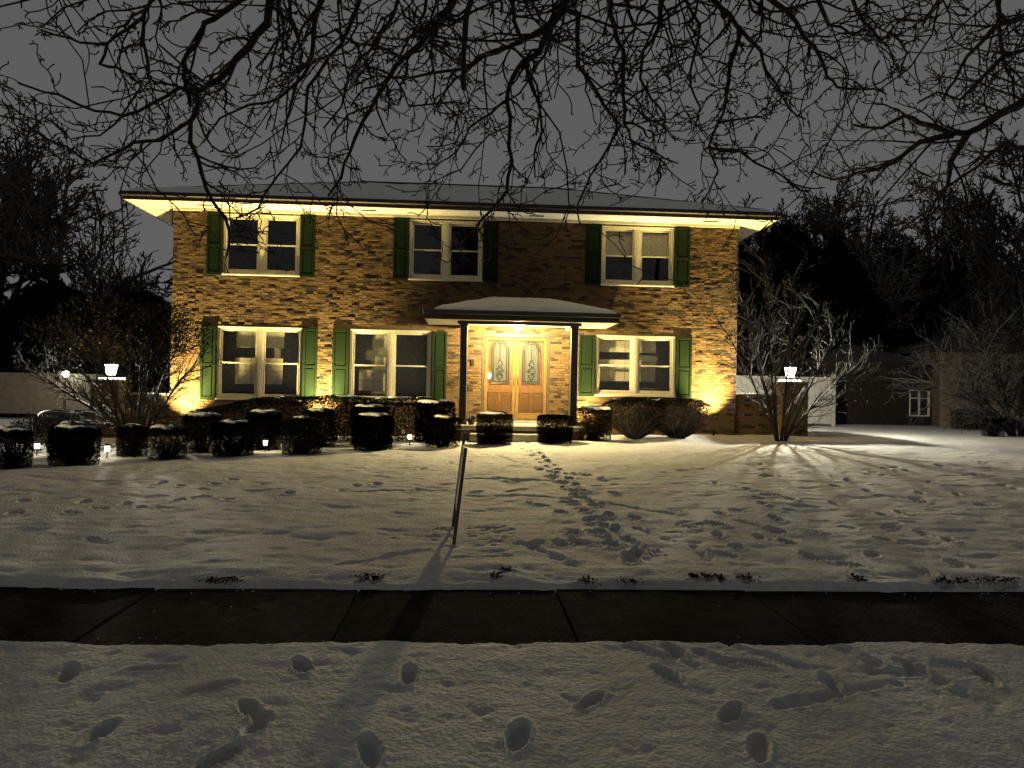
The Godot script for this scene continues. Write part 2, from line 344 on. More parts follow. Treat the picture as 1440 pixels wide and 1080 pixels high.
class Field:
	var xs: PackedFloat32Array
	var zs: PackedFloat32Array
	var h: PackedFloat32Array
	var owner: Node3D
	func at(i: int, j: int) -> float:
		return h[j * xs.size() + i]
	func stamp(cx: float, cz: float, dx: float, dz: float, l: float, w: float, depth: float, rim := 0.25) -> void:   # an oval print along (dx, dz)
		var R := maxf(l, w) * 1.7
		var i0 := clampi(xs.bsearch(cx - R), 0, xs.size())
		var j0 := clampi(zs.bsearch(cz - R), 0, zs.size())
		var W := xs.size()
		for j in range(j0, zs.size()):
			if zs[j] > cz + R: break
			for i in range(i0, W):
				if xs[i] > cx + R: break
				var ux := xs[i] - cx
				var uz := zs[j] - cz
				var a := (ux * dx + uz * dz) / l
				var b := (-ux * dz + uz * dx) / w
				var q := sqrt(a * a + b * b)
				if q < 1.0:
					h[j * W + i] -= depth * (1.0 - pow(q, 2.6)) - depth * rim * pow(q, 5.0)
				elif q < 1.5:
					var e := (1.5 - q) / 0.5
					h[j * W + i] += depth * rim * e * e
	func groove(a: Vector2, b: Vector2, w: float, depth: float, nz: FastNoiseLite) -> void:   # a dragged furrow from a to b
		var R := w * 2.2
		var W := xs.size()
		var ab := b - a
		for j in range(clampi(zs.bsearch(minf(a.y, b.y) - R), 0, zs.size()), zs.size()):
			if zs[j] > maxf(a.y, b.y) + R: break
			for i in range(clampi(xs.bsearch(minf(a.x, b.x) - R), 0, W), W):
				if xs[i] > maxf(a.x, b.x) + R: break
				var p := Vector2(xs[i], zs[j])
				var t := clampf((p - a).dot(ab) / ab.length_squared(), 0.0, 1.0)
				var q := p.distance_to(a + ab * t) / (w * (1.0 + 0.6 * nz.get_noise_2d(p.x * 1.5, p.y * 1.5)))
				var dd := depth * (0.65 + 0.8 * nz.get_noise_2d(t * ab.length() * 1.2 + a.x, 4.0)) * (1.0 - 0.5 * t)
				if q < 1.0: h[j * W + i] -= maxf(0.0, dd) * (1.0 - q * q * q)
				elif q < 1.6: h[j * W + i] += depth * 0.18 * pow((1.6 - q) / 0.6, 2.0) * (q - 1.0) * 3.0
	func mesh_builder() -> MB:
		var mb := MB.new()
		var W := xs.size()
		var H := zs.size()
		for j in H:
			for i in W:
				var i0 := maxi(i - 1, 0)
				var i1 := mini(i + 1, W - 1)
				var j0 := maxi(j - 1, 0)
				var j1 := mini(j + 1, H - 1)
				mb.v.append(Vector3(xs[i], h[j * W + i], zs[j]))
				mb.n.append(Vector3(-(h[j * W + i1] - h[j * W + i0]) / (xs[i1] - xs[i0]), 1.0, -(h[j1 * W + i] - h[j0 * W + i]) / (zs[j1] - zs[j0])).normalized())
				mb.c.append(Color.WHITE)
		for j in H - 1:
			for i in W - 1:
				var a := j * W + i
				mb.ix.append(a); mb.ix.append(a + 1); mb.ix.append(a + W)
				mb.ix.append(a + 1); mb.ix.append(a + W + 1); mb.ix.append(a + W)
		return mb

func build_ground() -> void:
	var n1 := FastNoiseLite.new()
	n1.seed = 5; n1.frequency = 0.55; n1.fractal_octaves = 3
	var n2 := FastNoiseLite.new()
	n2.seed = 6; n2.frequency = 3.2; n2.fractal_octaves = 3
	var n3 := FastNoiseLite.new()
	n3.seed = 7; n3.frequency = 1.6; n3.fractal_octaves = 4
	var f := Field.new()
	f.xs = axis([[-160, -40, 12.0], [-40, -14, 1.3], [-14, -6, 0.09], [-6, 8, 0.032], [8, 14, 0.09], [14, 40, 1.3], [40, 160, 12.0]])
	f.zs = axis([[-160, -30, 10.0], [-30, -2, 1.0], [-2, 3, 0.11], [3, 7, 0.06], [7, 14.6, 0.032], [14.6, 15.08, 0.018]])
	var W := f.xs.size()
	f.h.resize(W * f.zs.size())
	for j in f.zs.size():
		var z := f.zs[j]
		for i in W:
			var x := f.xs[i]
			var y := ground(x, z)
			if z > -3.0 and absf(x) < 18.0:
				y += 0.034 * n1.get_noise_2d(x, z) + 0.015 * n2.get_noise_2d(x * 0.6, z)
				var m := n3.get_noise_2d(x * 0.55 + 40.0, z * 1.2)          # wind-packed ripples and old, drifted-over dents
				y -= 0.06 * maxf(0.0, m - 0.22)
				y += 0.03 * exp(-pow((z - 14.45) / 0.22, 2.0)) * (0.6 + n1.get_noise_2d(x * 2.0, 3.0))   # shovelled ridge along the walk
				var edge := 14.90 + 0.09 * n1.get_noise_2d(x * 1.6, 9.0) + 0.03 * n2.get_noise_2d(x * 1.5, 2.0)
				var d := edge - z
				if d < 0.10:
					y = lerpf(-0.56, y, sqrt(clampf(d / 0.10, 0.0, 1.0))) if d > 0.0 else -0.56
			elif z > 14.9: y = -0.56
			f.h[j * W + i] = y
	rng.seed = 77
	for k in 150:                                                          # shallow old prints all over the trampled lawn
		var x := rng.randf_range(-10, 11)
		var z := rng.randf_range(1.5, 13.6)
		if x < 0.5 and z > 9.0 and rng.randf() < 0.85: continue
		if x < -4.0 and rng.randf() < 0.5: continue
		var a := rng.randf() * PI
		f.stamp(x, z, cos(a), sin(a), rng.randf_range(0.11, 0.2), rng.randf_range(0.05, 0.085), rng.randf_range(0.025, 0.06))
	for k in range(0, FOOTPRINTS.size(), 2):
		var a := rng.randfn(1.3, 0.45)
		f.stamp(FOOTPRINTS[k], FOOTPRINTS[k + 1], cos(a), sin(a), rng.randf_range(0.14, 0.19), 0.08, rng.randf_range(0.065, 0.095))
	var left := 1.0
	for k in range(0, WALK_TRAIL.size() - 2, 2):                           # someone walked from the door to the sidewalk, and back
		var a := Vector2(WALK_TRAIL[k], WALK_TRAIL[k + 1])
		var b := Vector2(WALK_TRAIL[k + 2], WALK_TRAIL[k + 3])
		var d := (b - a).normalized()
		var m := maxi(2, int(a.distance_to(b) / 0.30))
		for q in m:
			left = -left
			var p := a.lerp(b, (q + rng.randf() * 0.3) / m) + Vector2(-d.y, d.x) * (0.10 * left + rng.randfn(0, 0.03))
			f.stamp(p.x, p.y, d.x + rng.randfn(0, 0.12), d.y, rng.randf_range(0.15, 0.19), 0.075, rng.randf_range(0.08, 0.11), 0.3)
	for k in range(0, TRAILS.size(), 4):
		var a := Vector2(TRAILS[k], TRAILS[k + 1])
		var b := Vector2(TRAILS[k + 2], TRAILS[k + 3])
		f.groove(a, b, 0.065, 0.075, n2)
	for k in range(0, HOLES.size(), 3):
		for q in 3:
			f.stamp(HOLES[k] + rng.randfn(0, 0.03), HOLES[k + 1] + (0.09 if HOLES[k + 1] > 14.4 else 0.0) + rng.randfn(0, 0.015), 1, 0, HOLES[k + 2] * rng.randf_range(1.2, 1.9), HOLES[k + 2] * 1.2, 0.07, 0.1)
	f.stamp(1.93, 8.1, 0.96, 0.28, 0.2, 0.09, 0.10, 0.5)                    # a deep, shadowed dent beside the trail
	for k in 40: f.stamp(rng.randf_range(0.05, 0.55), rng.randf_range(12.5, 13.4), 1, 0, rng.randf_range(0.02, 0.05), 0.018, 0.09, 0.05)
	for k in 26: f.stamp(-0.12 - absf(rng.randfn(0, 0.25)), rng.randf_range(12.6, 13.3), 1, 0, rng.randf_range(0.015, 0.035), 0.014, 0.09, 0.05)
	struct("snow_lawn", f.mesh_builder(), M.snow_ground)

	var p := Field.new()
	p.xs = axis([[-160, -8, 8.0], [-8, -4.2, 0.12], [-4.2, 4.8, 0.02], [4.8, 8, 0.12], [8, 160, 8.0]])
	p.zs = axis([[16.16, 16.6, 0.016], [16.6, 18.3, 0.015], [18.3, 24.4, 0.25]])
	W = p.xs.size()
	p.h.resize(W * p.zs.size())
	for j in p.zs.size():
		var z := p.zs[j]
		for i in W:
			var x := p.xs[i]
			var y := -0.42
			var edge := 16.31
			if absf(x) < 8.0:
				y += 0.022 * n1.get_noise_2d(x * 1.1, z * 1.1) + 0.008 * n2.get_noise_2d(x, z) + 0.004 * n2.get_noise_2d(x * 4.0, z * 4.0)
				y -= 0.04 * maxf(0.0, n3.get_noise_2d(x * 1.4, z * 1.4) - 0.25)
				edge = 16.31 + 0.006 * x + 0.05 * n1.get_noise_2d(x * 1.4, 21.0) + 0.014 * n2.get_noise_2d(x, 5.0)
			var d := z - edge
			if d < 0.09:
				y = lerpf(-0.56, y, sqrt(clampf(d / 0.09, 0.0, 1.0))) if d > 0.0 else -0.56
			p.h[j * W + i] = y
	for k in range(0, PARKWAY_PRINTS.size(), 2):
		if PARKWAY_PRINTS[k + 1] < 16.55: continue
		var a := rng.randfn(1.4, 0.6)
		p.stamp(PARKWAY_PRINTS[k], PARKWAY_PRINTS[k + 1], cos(a), sin(a), rng.randf_range(0.14, 0.18), rng.randf_range(0.05, 0.06), rng.randf_range(0.045, 0.07))
	for k in range(0, PARKWAY_TRAILS.size(), 4):
		var a := Vector2(PARKWAY_TRAILS[k], PARKWAY_TRAILS[k + 1])
		var b := Vector2(PARKWAY_TRAILS[k + 2], PARKWAY_TRAILS[k + 3])
		p.groove(a, b, 0.055, 0.08, n2)
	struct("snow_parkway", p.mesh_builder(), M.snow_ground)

	var s := Field.new()                                                   # frozen soil under the snow, bared where it has melted through
	s.xs = axis([[-16, 16, 0.5]])
	s.zs = axis([[-2, 15.0, 0.5]])
	s.h.resize(s.xs.size() * s.zs.size())
	for j in s.zs.size():
		for i in s.xs.size(): s.h[j * s.xs.size() + i] = ground(s.xs[i], s.zs[j]) - 0.085
	struct("soil", s.mesh_builder(), M.soil)
	var sp := MB.new()
	sp.box(Vector3(-60, -0.9, 14.2), Vector3(60, -0.60, 24.4))
	struct("ground", sp, M.soil)

	var walk := Node3D.new()
	walk.name = "sidewalk"
	walk.set_meta("kind", "structure")
	add_child(walk)
	var slabs := []
	for q in 3:
		var mb := MB.new()
		mb.box(Vector3(0.008, -0.6, 14.86), Vector3(1.614, -0.48, 16.42), 0.008)
		slabs.append(mb.mesh([M.concrete, M.concrete, M.concrete_pale][q]))
	for k in range(-18, 19):
		var o := part_mesh("slab", slabs[2 if k == -1 or k == 5 else 0], walk)
		o.position = Vector3(-0.85 + 1.62 * k, [0.0, 0.006, -0.004][posmod(k * 7, 3)], 0)
		o.rotation.z = [0.0, 0.002, -0.0015][posmod(k * 5, 3)]

	var cr := MB.new()                                                     # crumbs of snow kicked onto the walk
	for k in 70:
		var x := rng.randf_range(-5.0, 6.0)
		var t := rng.randf()
		var z := 14.93 + absf(rng.randfn(0, 0.07)) if t < 0.55 else (16.24 - absf(rng.randfn(0, 0.06)) if t < 0.9 else rng.randf_range(15.0, 16.2))
		var r := rng.randf_range(0.003, 0.010)
		cr.lathe([Vector2(0, -0.3 * r), Vector2(r, 0.0), Vector2(r * 0.7, r * 0.6), Vector2(0, r * 0.8)], 6, Vector3(x, -0.478, z))
	var co := part("snow_crumbs", cr, M.snow_ground, self, "stuff")
	co.set_meta("label", "crumbs of snow scattered along the dark sidewalk edges")
	co.set_meta("category", "snow")

	var road := MB.new()
	road.box(Vector3(-160, -0.8, 24.6), Vector3(160, -0.55, 33.0))
	struct("road", road, M.asphalt)
	var kerb := MB.new()
	kerb.box(Vector3(-160, -0.8, 24.4), Vector3(160, -0.43, 24.6), 0.02)
	struct("kerb", kerb, M.concrete_pale)
	var far := MB.new()
	far.box(Vector3(-160, -0.8, 33.0), Vector3(160, -0.40, 160.0))
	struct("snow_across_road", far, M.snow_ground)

	var clod := MB.new()                                                   # turf and soil showing in the broken snow edge along the walk
	for k in range(0, HOLES.size(), 3):
		if HOLES[k + 1] < 14.4: continue
		for q in 60:
			var x: float = HOLES[k] + rng.randfn(0, HOLES[k + 2] * 1.0)
			var z: float = HOLES[k + 1] + 0.05 + rng.randfn(0, 0.035)
			clod.col = Color(0.03, 0.022, 0.015).lerp(Color(0.07, 0.055, 0.03), rng.randf())
			var nn := Vector3(rng.randfn(0, 0.6), 1.0, rng.randfn(0, 0.6) + 0.5).normalized()
			var up := Vector3(rng.randfn(), rng.randf_range(0.0, 0.9), rng.randfn()).normalized()
			up = (up - nn * up.dot(nn)).normalized()
			clod.leaf(Vector3(x, ground(x, z) + rng.randf_range(0.0, 0.03), z), nn, up, rng.randf_range(0.012, 0.045), rng.randf_range(0.008, 0.022))
	var ck := part("soil_clods", clod, M.leaf, self, "stuff")
	ck.set_meta("label", "dark clods of soil and turf along the snow edge by the sidewalk")
	ck.set_meta("category", "soil")

	# withered blades of grass poking through thin snow
	var g := MB.new()
	for k in 300:
		var c: Array = [[3.4, 12.9, 0.45, 0.2], [2.9, 12.2, 0.6, 0.25], [0.3, 13.0, 0.28, 0.22], [-0.3, 12.9, 0.22, 0.2], [2.3, 11.2, 0.4, 0.2]][[0, 0, 0, 1, 1, 2, 3, 4][k % 8]]
		var x: float = c[0] + rng.randfn(0, c[2])
		var z: float = c[1] + rng.randfn(0, c[3])
		var y := ground(x, z) - 0.04
		g.col = Color(0.07, 0.075, 0.03).lerp(Color(0.14, 0.10, 0.05), rng.randf())
		var t := Vector3(rng.randfn(0, 0.4), 1, rng.randfn(0, 0.4)).normalized()
		g.leaf(Vector3(x, y, z), Vector3(rng.randfn(), 0.2, rng.randfn()).normalized(), t, rng.randf_range(0.045, 0.09), 0.005)
	var go := part("grass", g, M.leaf, self, "stuff")
	go.set_meta("label", "dry grass blades poking through the thin snow of the lawn")
	go.set_meta("category", "grass")

# ---------------------------------------------------------------- brickwork
const COURSE := 0.0677
const BRICK_TONES := [[0.195, 0.120, 0.050], [0.175, 0.105, 0.043], [0.150, 0.086, 0.035], [0.22, 0.142, 0.064], [0.11, 0.062, 0.027], [0.082, 0.047, 0.024], [0.042, 0.026, 0.017], [0.028, 0.019, 0.015]]
const PALE_TONES := [[0.42, 0.36, 0.26], [0.38, 0.32, 0.22], [0.45, 0.39, 0.29], [0.33, 0.28, 0.20]]
var brick_meshes := {}
var brick_noise := FastNoiseLite.new()

func add_brick(mb: MB, c: Vector3, l: float, proud: float, tone: Color, h := 0.0577) -> void:   # front face towards +z, the back left open in the mortar
	var a := Vector3(c.x - l * 0.5, c.y - h * 0.5, c.z - 0.02)
	var b := Vector3(c.x + l * 0.5, c.y + h * 0.5, c.z + proud)
	var e := 0.004
	mb.col = tone
	var f := [Vector3(a.x + e, a.y + e, b.z), Vector3(b.x - e, a.y + e, b.z), Vector3(b.x - e, b.y - e, b.z), Vector3(a.x + e, b.y - e, b.z)]
	var g := [Vector3(a.x, a.y, b.z - e), Vector3(b.x, a.y, b.z - e), Vector3(b.x, b.y, b.z - e), Vector3(a.x, b.y, b.z - e)]
	var k := [Vector3(a.x, a.y, a.z), Vector3(b.x, a.y, a.z), Vector3(b.x, b.y, a.z), Vector3(a.x, b.y, a.z)]
	mb.quad(f[0], f[1], f[2], f[3])
	for q in 4:
		var r := (q + 1) % 4
		mb.quad(g[q], g[r], f[r], f[q])
		mb.quad(k[q], k[r], g[r], g[q])

func tone_of(i: int, tones: Array) -> Color:
	return Color(tones[i][0], tones[i][1], tones[i][2])

func pick_tone(x: float, y: float) -> int:
	var r := rng.randf() + 0.16 * brick_noise.get_noise_2d(x, y * 1.6)
	if r < 0.30: return 0
	if r < 0.52: return 1
	if r < 0.66: return 2
	if r < 0.75: return 3
	if r < 0.83: return 4
	if r < 0.90: return 5
	if r < 0.96: return 6
	return 7

func shared_brick(l: float, tone: int, proud: int) -> ArrayMesh:
	var key := "%.3f %d %d" % [l, tone, proud]
	if not brick_meshes.has(key):
		var mb := MB.new()
		add_brick(mb, Vector3.ZERO, l, [0.007, 0.012, 0.021][proud], tone_of(tone, BRICK_TONES))
		brick_meshes[key] = mb.mesh(M.brick)
	return brick_meshes[key]

# lays running bond over a rectangle in the plane of node `on` (its local xy, front towards +z); holes are [x0, x1, y0, y1]
func lay_bricks(on: Node3D, x0: float, x1: float, y0: float, y1: float, holes: Array, single: Callable, tones := BRICK_TONES, offset := 0.0) -> void:
	var joined := MB.new()
	var rows := int(round((y1 - y0) / COURSE))
	for r in rows:
		var y := y0 + (r + 0.5) * COURSE
		if y + 0.03 > y1 + 0.005: break
		var x := x0 - (0.1016 if r % 2 else 0.0) - offset
		while x < x1:
			var spans := [[maxf(x, x0), minf(x + 0.1932, x1)]]
			for hl in holes:
				if y + 0.025 > hl[2] and y - 0.025 < hl[3]:
					var nx := []
					for s in spans:
						if s[1] <= hl[0] or s[0] >= hl[1]: nx.append(s)
						else:
							if s[0] < hl[0]: nx.append([s[0], hl[0]])
							if s[1] > hl[1]: nx.append([hl[1], s[1]])
					spans = nx
			for s in spans:
				var l: float = s[1] - s[0]
				if l < 0.035: continue
				var cx: float = (s[0] + s[1]) * 0.5
				var tone := pick_tone(cx, y) if tones == BRICK_TONES else rng.randi() % tones.size()
				var pr := 2 if rng.randf() < 0.10 else (1 if rng.randf() < 0.45 else 0)
				if tones == BRICK_TONES and single.call(cx, y):
					var o := part_mesh("brick", shared_brick(snappedf(l, 0.005), tone, pr), on)
					o.position = Vector3(cx, y, rng.randf_range(-0.001, 0.001))
				else:
					add_brick(joined, Vector3(cx, y, rng.randf_range(-0.0015, 0.0015)), l, [0.007, 0.012, 0.021][pr], tone_of(tone, tones) * rng.randf_range(0.9, 1.1))
			x += 0.2032
	if joined.v.size():
		part("brickwork", joined, M.brick, on, "stuff")

func cells(mb: MB, x0: float, x1: float, y0: float, y1: float, z0: float, z1: float, holes: Array) -> void:   # a wall slab with rectangular openings
	var xs := [x0, x1]
	var ys := [y0, y1]
	for h in holes:
		xs.append_array([h[0], h[1]]); ys.append_array([h[2], h[3]])
	xs.sort(); ys.sort()
	for i in xs.size() - 1:
		for j in ys.size() - 1:
			var c := Vector2((xs[i] + xs[i + 1]) * 0.5, (ys[j] + ys[j + 1]) * 0.5)
			if xs[i + 1] - xs[i] < 1e-4 or ys[j + 1] - ys[j] < 1e-4: continue
			var open := false
			for h in holes:
				if c.x > h[0] and c.x < h[1] and c.y > h[2] and c.y < h[3]: open = true
			if open: continue
			var a := Vector3(xs[i], ys[j], z0)
			var b := Vector3(xs[i + 1], ys[j + 1], z1)
			mb.quad(Vector3(a.x, a.y, b.z), Vector3(b.x, a.y, b.z), b, Vector3(a.x, b.y, b.z))
			mb.quad(Vector3(b.x, a.y, a.z), a, Vector3(a.x, b.y, a.z), Vector3(b.x, b.y, a.z))
	for h in holes:                                                         # reveals
		mb.quad(Vector3(h[0], h[2], z1), Vector3(h[0], h[3], z1), Vector3(h[0], h[3], z0), Vector3(h[0], h[2], z0))
		mb.quad(Vector3(h[1], h[2], z0), Vector3(h[1], h[3], z0), Vector3(h[1], h[3], z1), Vector3(h[1], h[2], z1))
		mb.quad(Vector3(h[0], h[3], z0), Vector3(h[0], h[3], z1), Vector3(h[1], h[3], z1), Vector3(h[1], h[3], z0))
		mb.quad(Vector3(h[0], h[2], z1), Vector3(h[0], h[2], z0), Vector3(h[1], h[2], z0), Vector3(h[1], h[2], z1))

# ---------------------------------------------------------------- the house
const WINDOWS := [[-6.64, -4.60, 4.16, 5.82], [-1.65, 0.37, 4.16, 5.82], [3.67, 5.71, 4.16, 5.82], [-6.75, -4.48, 0.79, 2.78], [-3.20, -0.98, 0.79, 2.78], [3.55, 5.80, 1.08, 2.78]]
const DOOR := [0.40, 2.29, 0.36, 2.74]

func frame_of(mb: MB, x0: float, x1: float, y0: float, y1: float, z0: float, z1: float, w: float, wt := -1.0, wb := -1.0, ch := 0.006) -> void:
	if wt < 0: wt = w
	if wb < 0: wb = w
	mb.box(Vector3(x0, y0, z0), Vector3(x0 + w, y1, z1), ch)
	mb.box(Vector3(x1 - w, y0, z0), Vector3(x1, y1, z1), ch)
	mb.box(Vector3(x0 + w, y1 - wt, z0), Vector3(x1 - w, y1, z1 - 0.001), ch)
	mb.box(Vector3(x0 + w, y0, z0), Vector3(x1 - w, y0 + wb, z1 - 0.001), ch)

func build_window(house: Node3D, w: Array, kind: int) -> void:
	var x0: float = w[0]
	var x1: float = w[1]
	var y0: float = w[2]
	var y1: float = w[3]
	var o := Node3D.new()
	o.name = "window"
	house.add_child(o, true)
	var f := MB.new()
	frame_of(f, x0 + 0.002, x1 - 0.002, y0 + 0.05, y1 - 0.002, -0.16, -0.012, 0.075, 0.07, 0.05)
	var mid := (x0 + x1) * 0.5
	f.box(Vector3(mid - 0.085, y0 + 0.10, -0.16), Vector3(mid + 0.085, y1 - 0.072, -0.022), 0.006)
	f.box(Vector3(mid - 0.045, y0 + 0.10, -0.04), Vector3(mid + 0.045, y1 - 0.072, -0.014), 0.005)
	f.box(Vector3(x0 + 0.002, y1 - 0.03, -0.012), Vector3(x1 - 0.002, y1 - 0.002, 0.028), 0.004)
	part("frame", f, M.cream, o)
	boxpart("sill", Vector3(x0 - 0.02, y0, -0.16), Vector3(x1 + 0.02, y0 + 0.048, 0.045), M.cream, o, 0.008)
	for side in 2:
		var a := x0 + 0.08 if side == 0 else mid + 0.088
		var b := mid - 0.088 if side == 0 else x1 - 0.08
		var lo := y0 + 0.103
		var hi := y1 - 0.075
		var cy := (lo + hi) * 0.5
		var up := MB.new()
		frame_of(up, a, b, cy - 0.022, hi, -0.125, -0.085, 0.045, 0.045, 0.044, 0.004)
		part("upper_sash", up, M.cream, o)
		var dn := MB.new()
		frame_of(dn, a + 0.003, b - 0.003, lo, cy + 0.018, -0.083, -0.043, 0.045, 0.036, 0.07, 0.004)
		part("lower_sash", dn, M.cream, o)
		boxpart("pane", Vector3(a + 0.047, cy + 0.023, -0.109), Vector3(b - 0.047, hi - 0.047, -0.105), M.glass, o)
		boxpart("pane", Vector3(a + 0.05, lo + 0.072, -0.067), Vector3(b - 0.05, cy - 0.02, -0.063), M.glass, o)
	# what hangs behind the glass
	if kind >= 3:
		boxpart("curtain", Vector3(x0 + 0.03, y0 + 0.22, -0.52), Vector3(x1 - 0.03, y1 - 0.01, -0.50), M.curtain, o)
	if kind == 2:
		for s in 2:
			var a := x0 + 0.1 if s == 0 else mid + 0.1
			boxpart("roller_shade", Vector3(a, y0 + 0.86, -0.215), Vector3(a + 0.83, y1 - 0.05, -0.21), M.shade, o)
	var blocks := []
	if kind == 3: blocks = [[-6.32, -5.02, 2.22, 2.66], [-6.34, -5.05, 1.22, 1.95]]
	if kind == 4: blocks = [[-2.55, -2.18, 2.30, 2.66], [-2.55, -2.18, 1.84, 2.06], [-2.98, -2.18, 1.10, 1.68]]
	if kind == 5: blocks = [[3.56, 5.32, 2.32, 2.70], [3.56, 5.32, 1.50, 2.12]]
	for b in blocks:
		var nx := maxi(1, int(round((b[1] - b[0]) / 0.40)))
		var ny := maxi(1, int(round((b[3] - b[2]) / 0.30)))
		for i in nx:
			for j in ny:
				var px := lerpf(b[0], b[1], float(i) / nx)
				var py := lerpf(b[2], b[3], float(j) / ny)
				boxpart("blind_panel", Vector3(px + 0.006, py + 0.006, -0.30), Vector3(lerpf(b[0], b[1], float(i + 1) / nx) - 0.006, lerpf(b[2], b[3], float(j + 1) / ny) - 0.006, -0.285), M.blind, o, 0.003)

func build_shutter(house: Node3D, x0: float, x1: float, y0: float, y1: float) -> void:
	var o := Node3D.new()
	o.name = "shutter"
	house.add_child(o, true)
	var mid := lerpf(y0, y1, 0.48)
	var f := MB.new()
	f.box(Vector3(x0, y0, 0.016), Vector3(x1, y1, 0.036))
	frame_of(f, x0 + 0.001, x1 - 0.001, y0 + 0.001, y1 - 0.001, 0.037, 0.058, 0.065, 0.07, 0.09)
	f.box(Vector3(x0 + 0.066, mid - 0.04, 0.037), Vector3(x1 - 0.066, mid + 0.04, 0.056), 0.006)
	part("frame", f, M.green, o)
	for s in [[y0 + 0.09, mid - 0.04], [mid + 0.04, y1 - 0.07]]:
		var p := MB.new()
		p.box(Vector3(x0 + 0.088, s[0] + 0.022, 0.037), Vector3(x1 - 0.088, s[1] - 0.022, 0.052), 0.010)
		part("panel", p, M.green, o)

func arch(mb: MB, cx: float, yb: float, r: float, yc: float, rad: float, z: float) -> void:   # a came that runs up, over a half circle and down
	var p := PackedVector3Array()
	p.append(Vector3(cx - r, yb, z))
	for k in 13:
		var a := PI - PI * k / 12.0
		p.append(Vector3(cx + cos(a) * r, yc + sin(a) * r, z))
	p.append(Vector3(cx + r, yb, z))
	p.append(Vector3(cx - r, yb, z))
	var rr := PackedFloat32Array()
	for k in p.size(): rr.append(rad)
	mb.tube(p, rr, 6)

func arch_fill(mb: MB, cx: float, yb: float, r: float, yc: float, z: float, t: float) -> void:
	var ring := [Vector2(cx - r, yb), Vector2(cx + r, yb)]
	for k in 25:
		var a := PI * k / 24.0
		ring.append(Vector2(cx + cos(a) * r, yc + sin(a) * r))
	for k in ring.size():
		var q: Vector2 = ring[k]
		var w: Vector2 = ring[(k + 1) % ring.size()]
		mb.tri(Vector3(cx, yc, z), Vector3(q.x, q.y, z), Vector3(w.x, w.y, z))
		mb.quad(Vector3(q.x, q.y, z - t), Vector3(w.x, w.y, z - t), Vector3(w.x, w.y, z), Vector3(q.x, q.y, z))

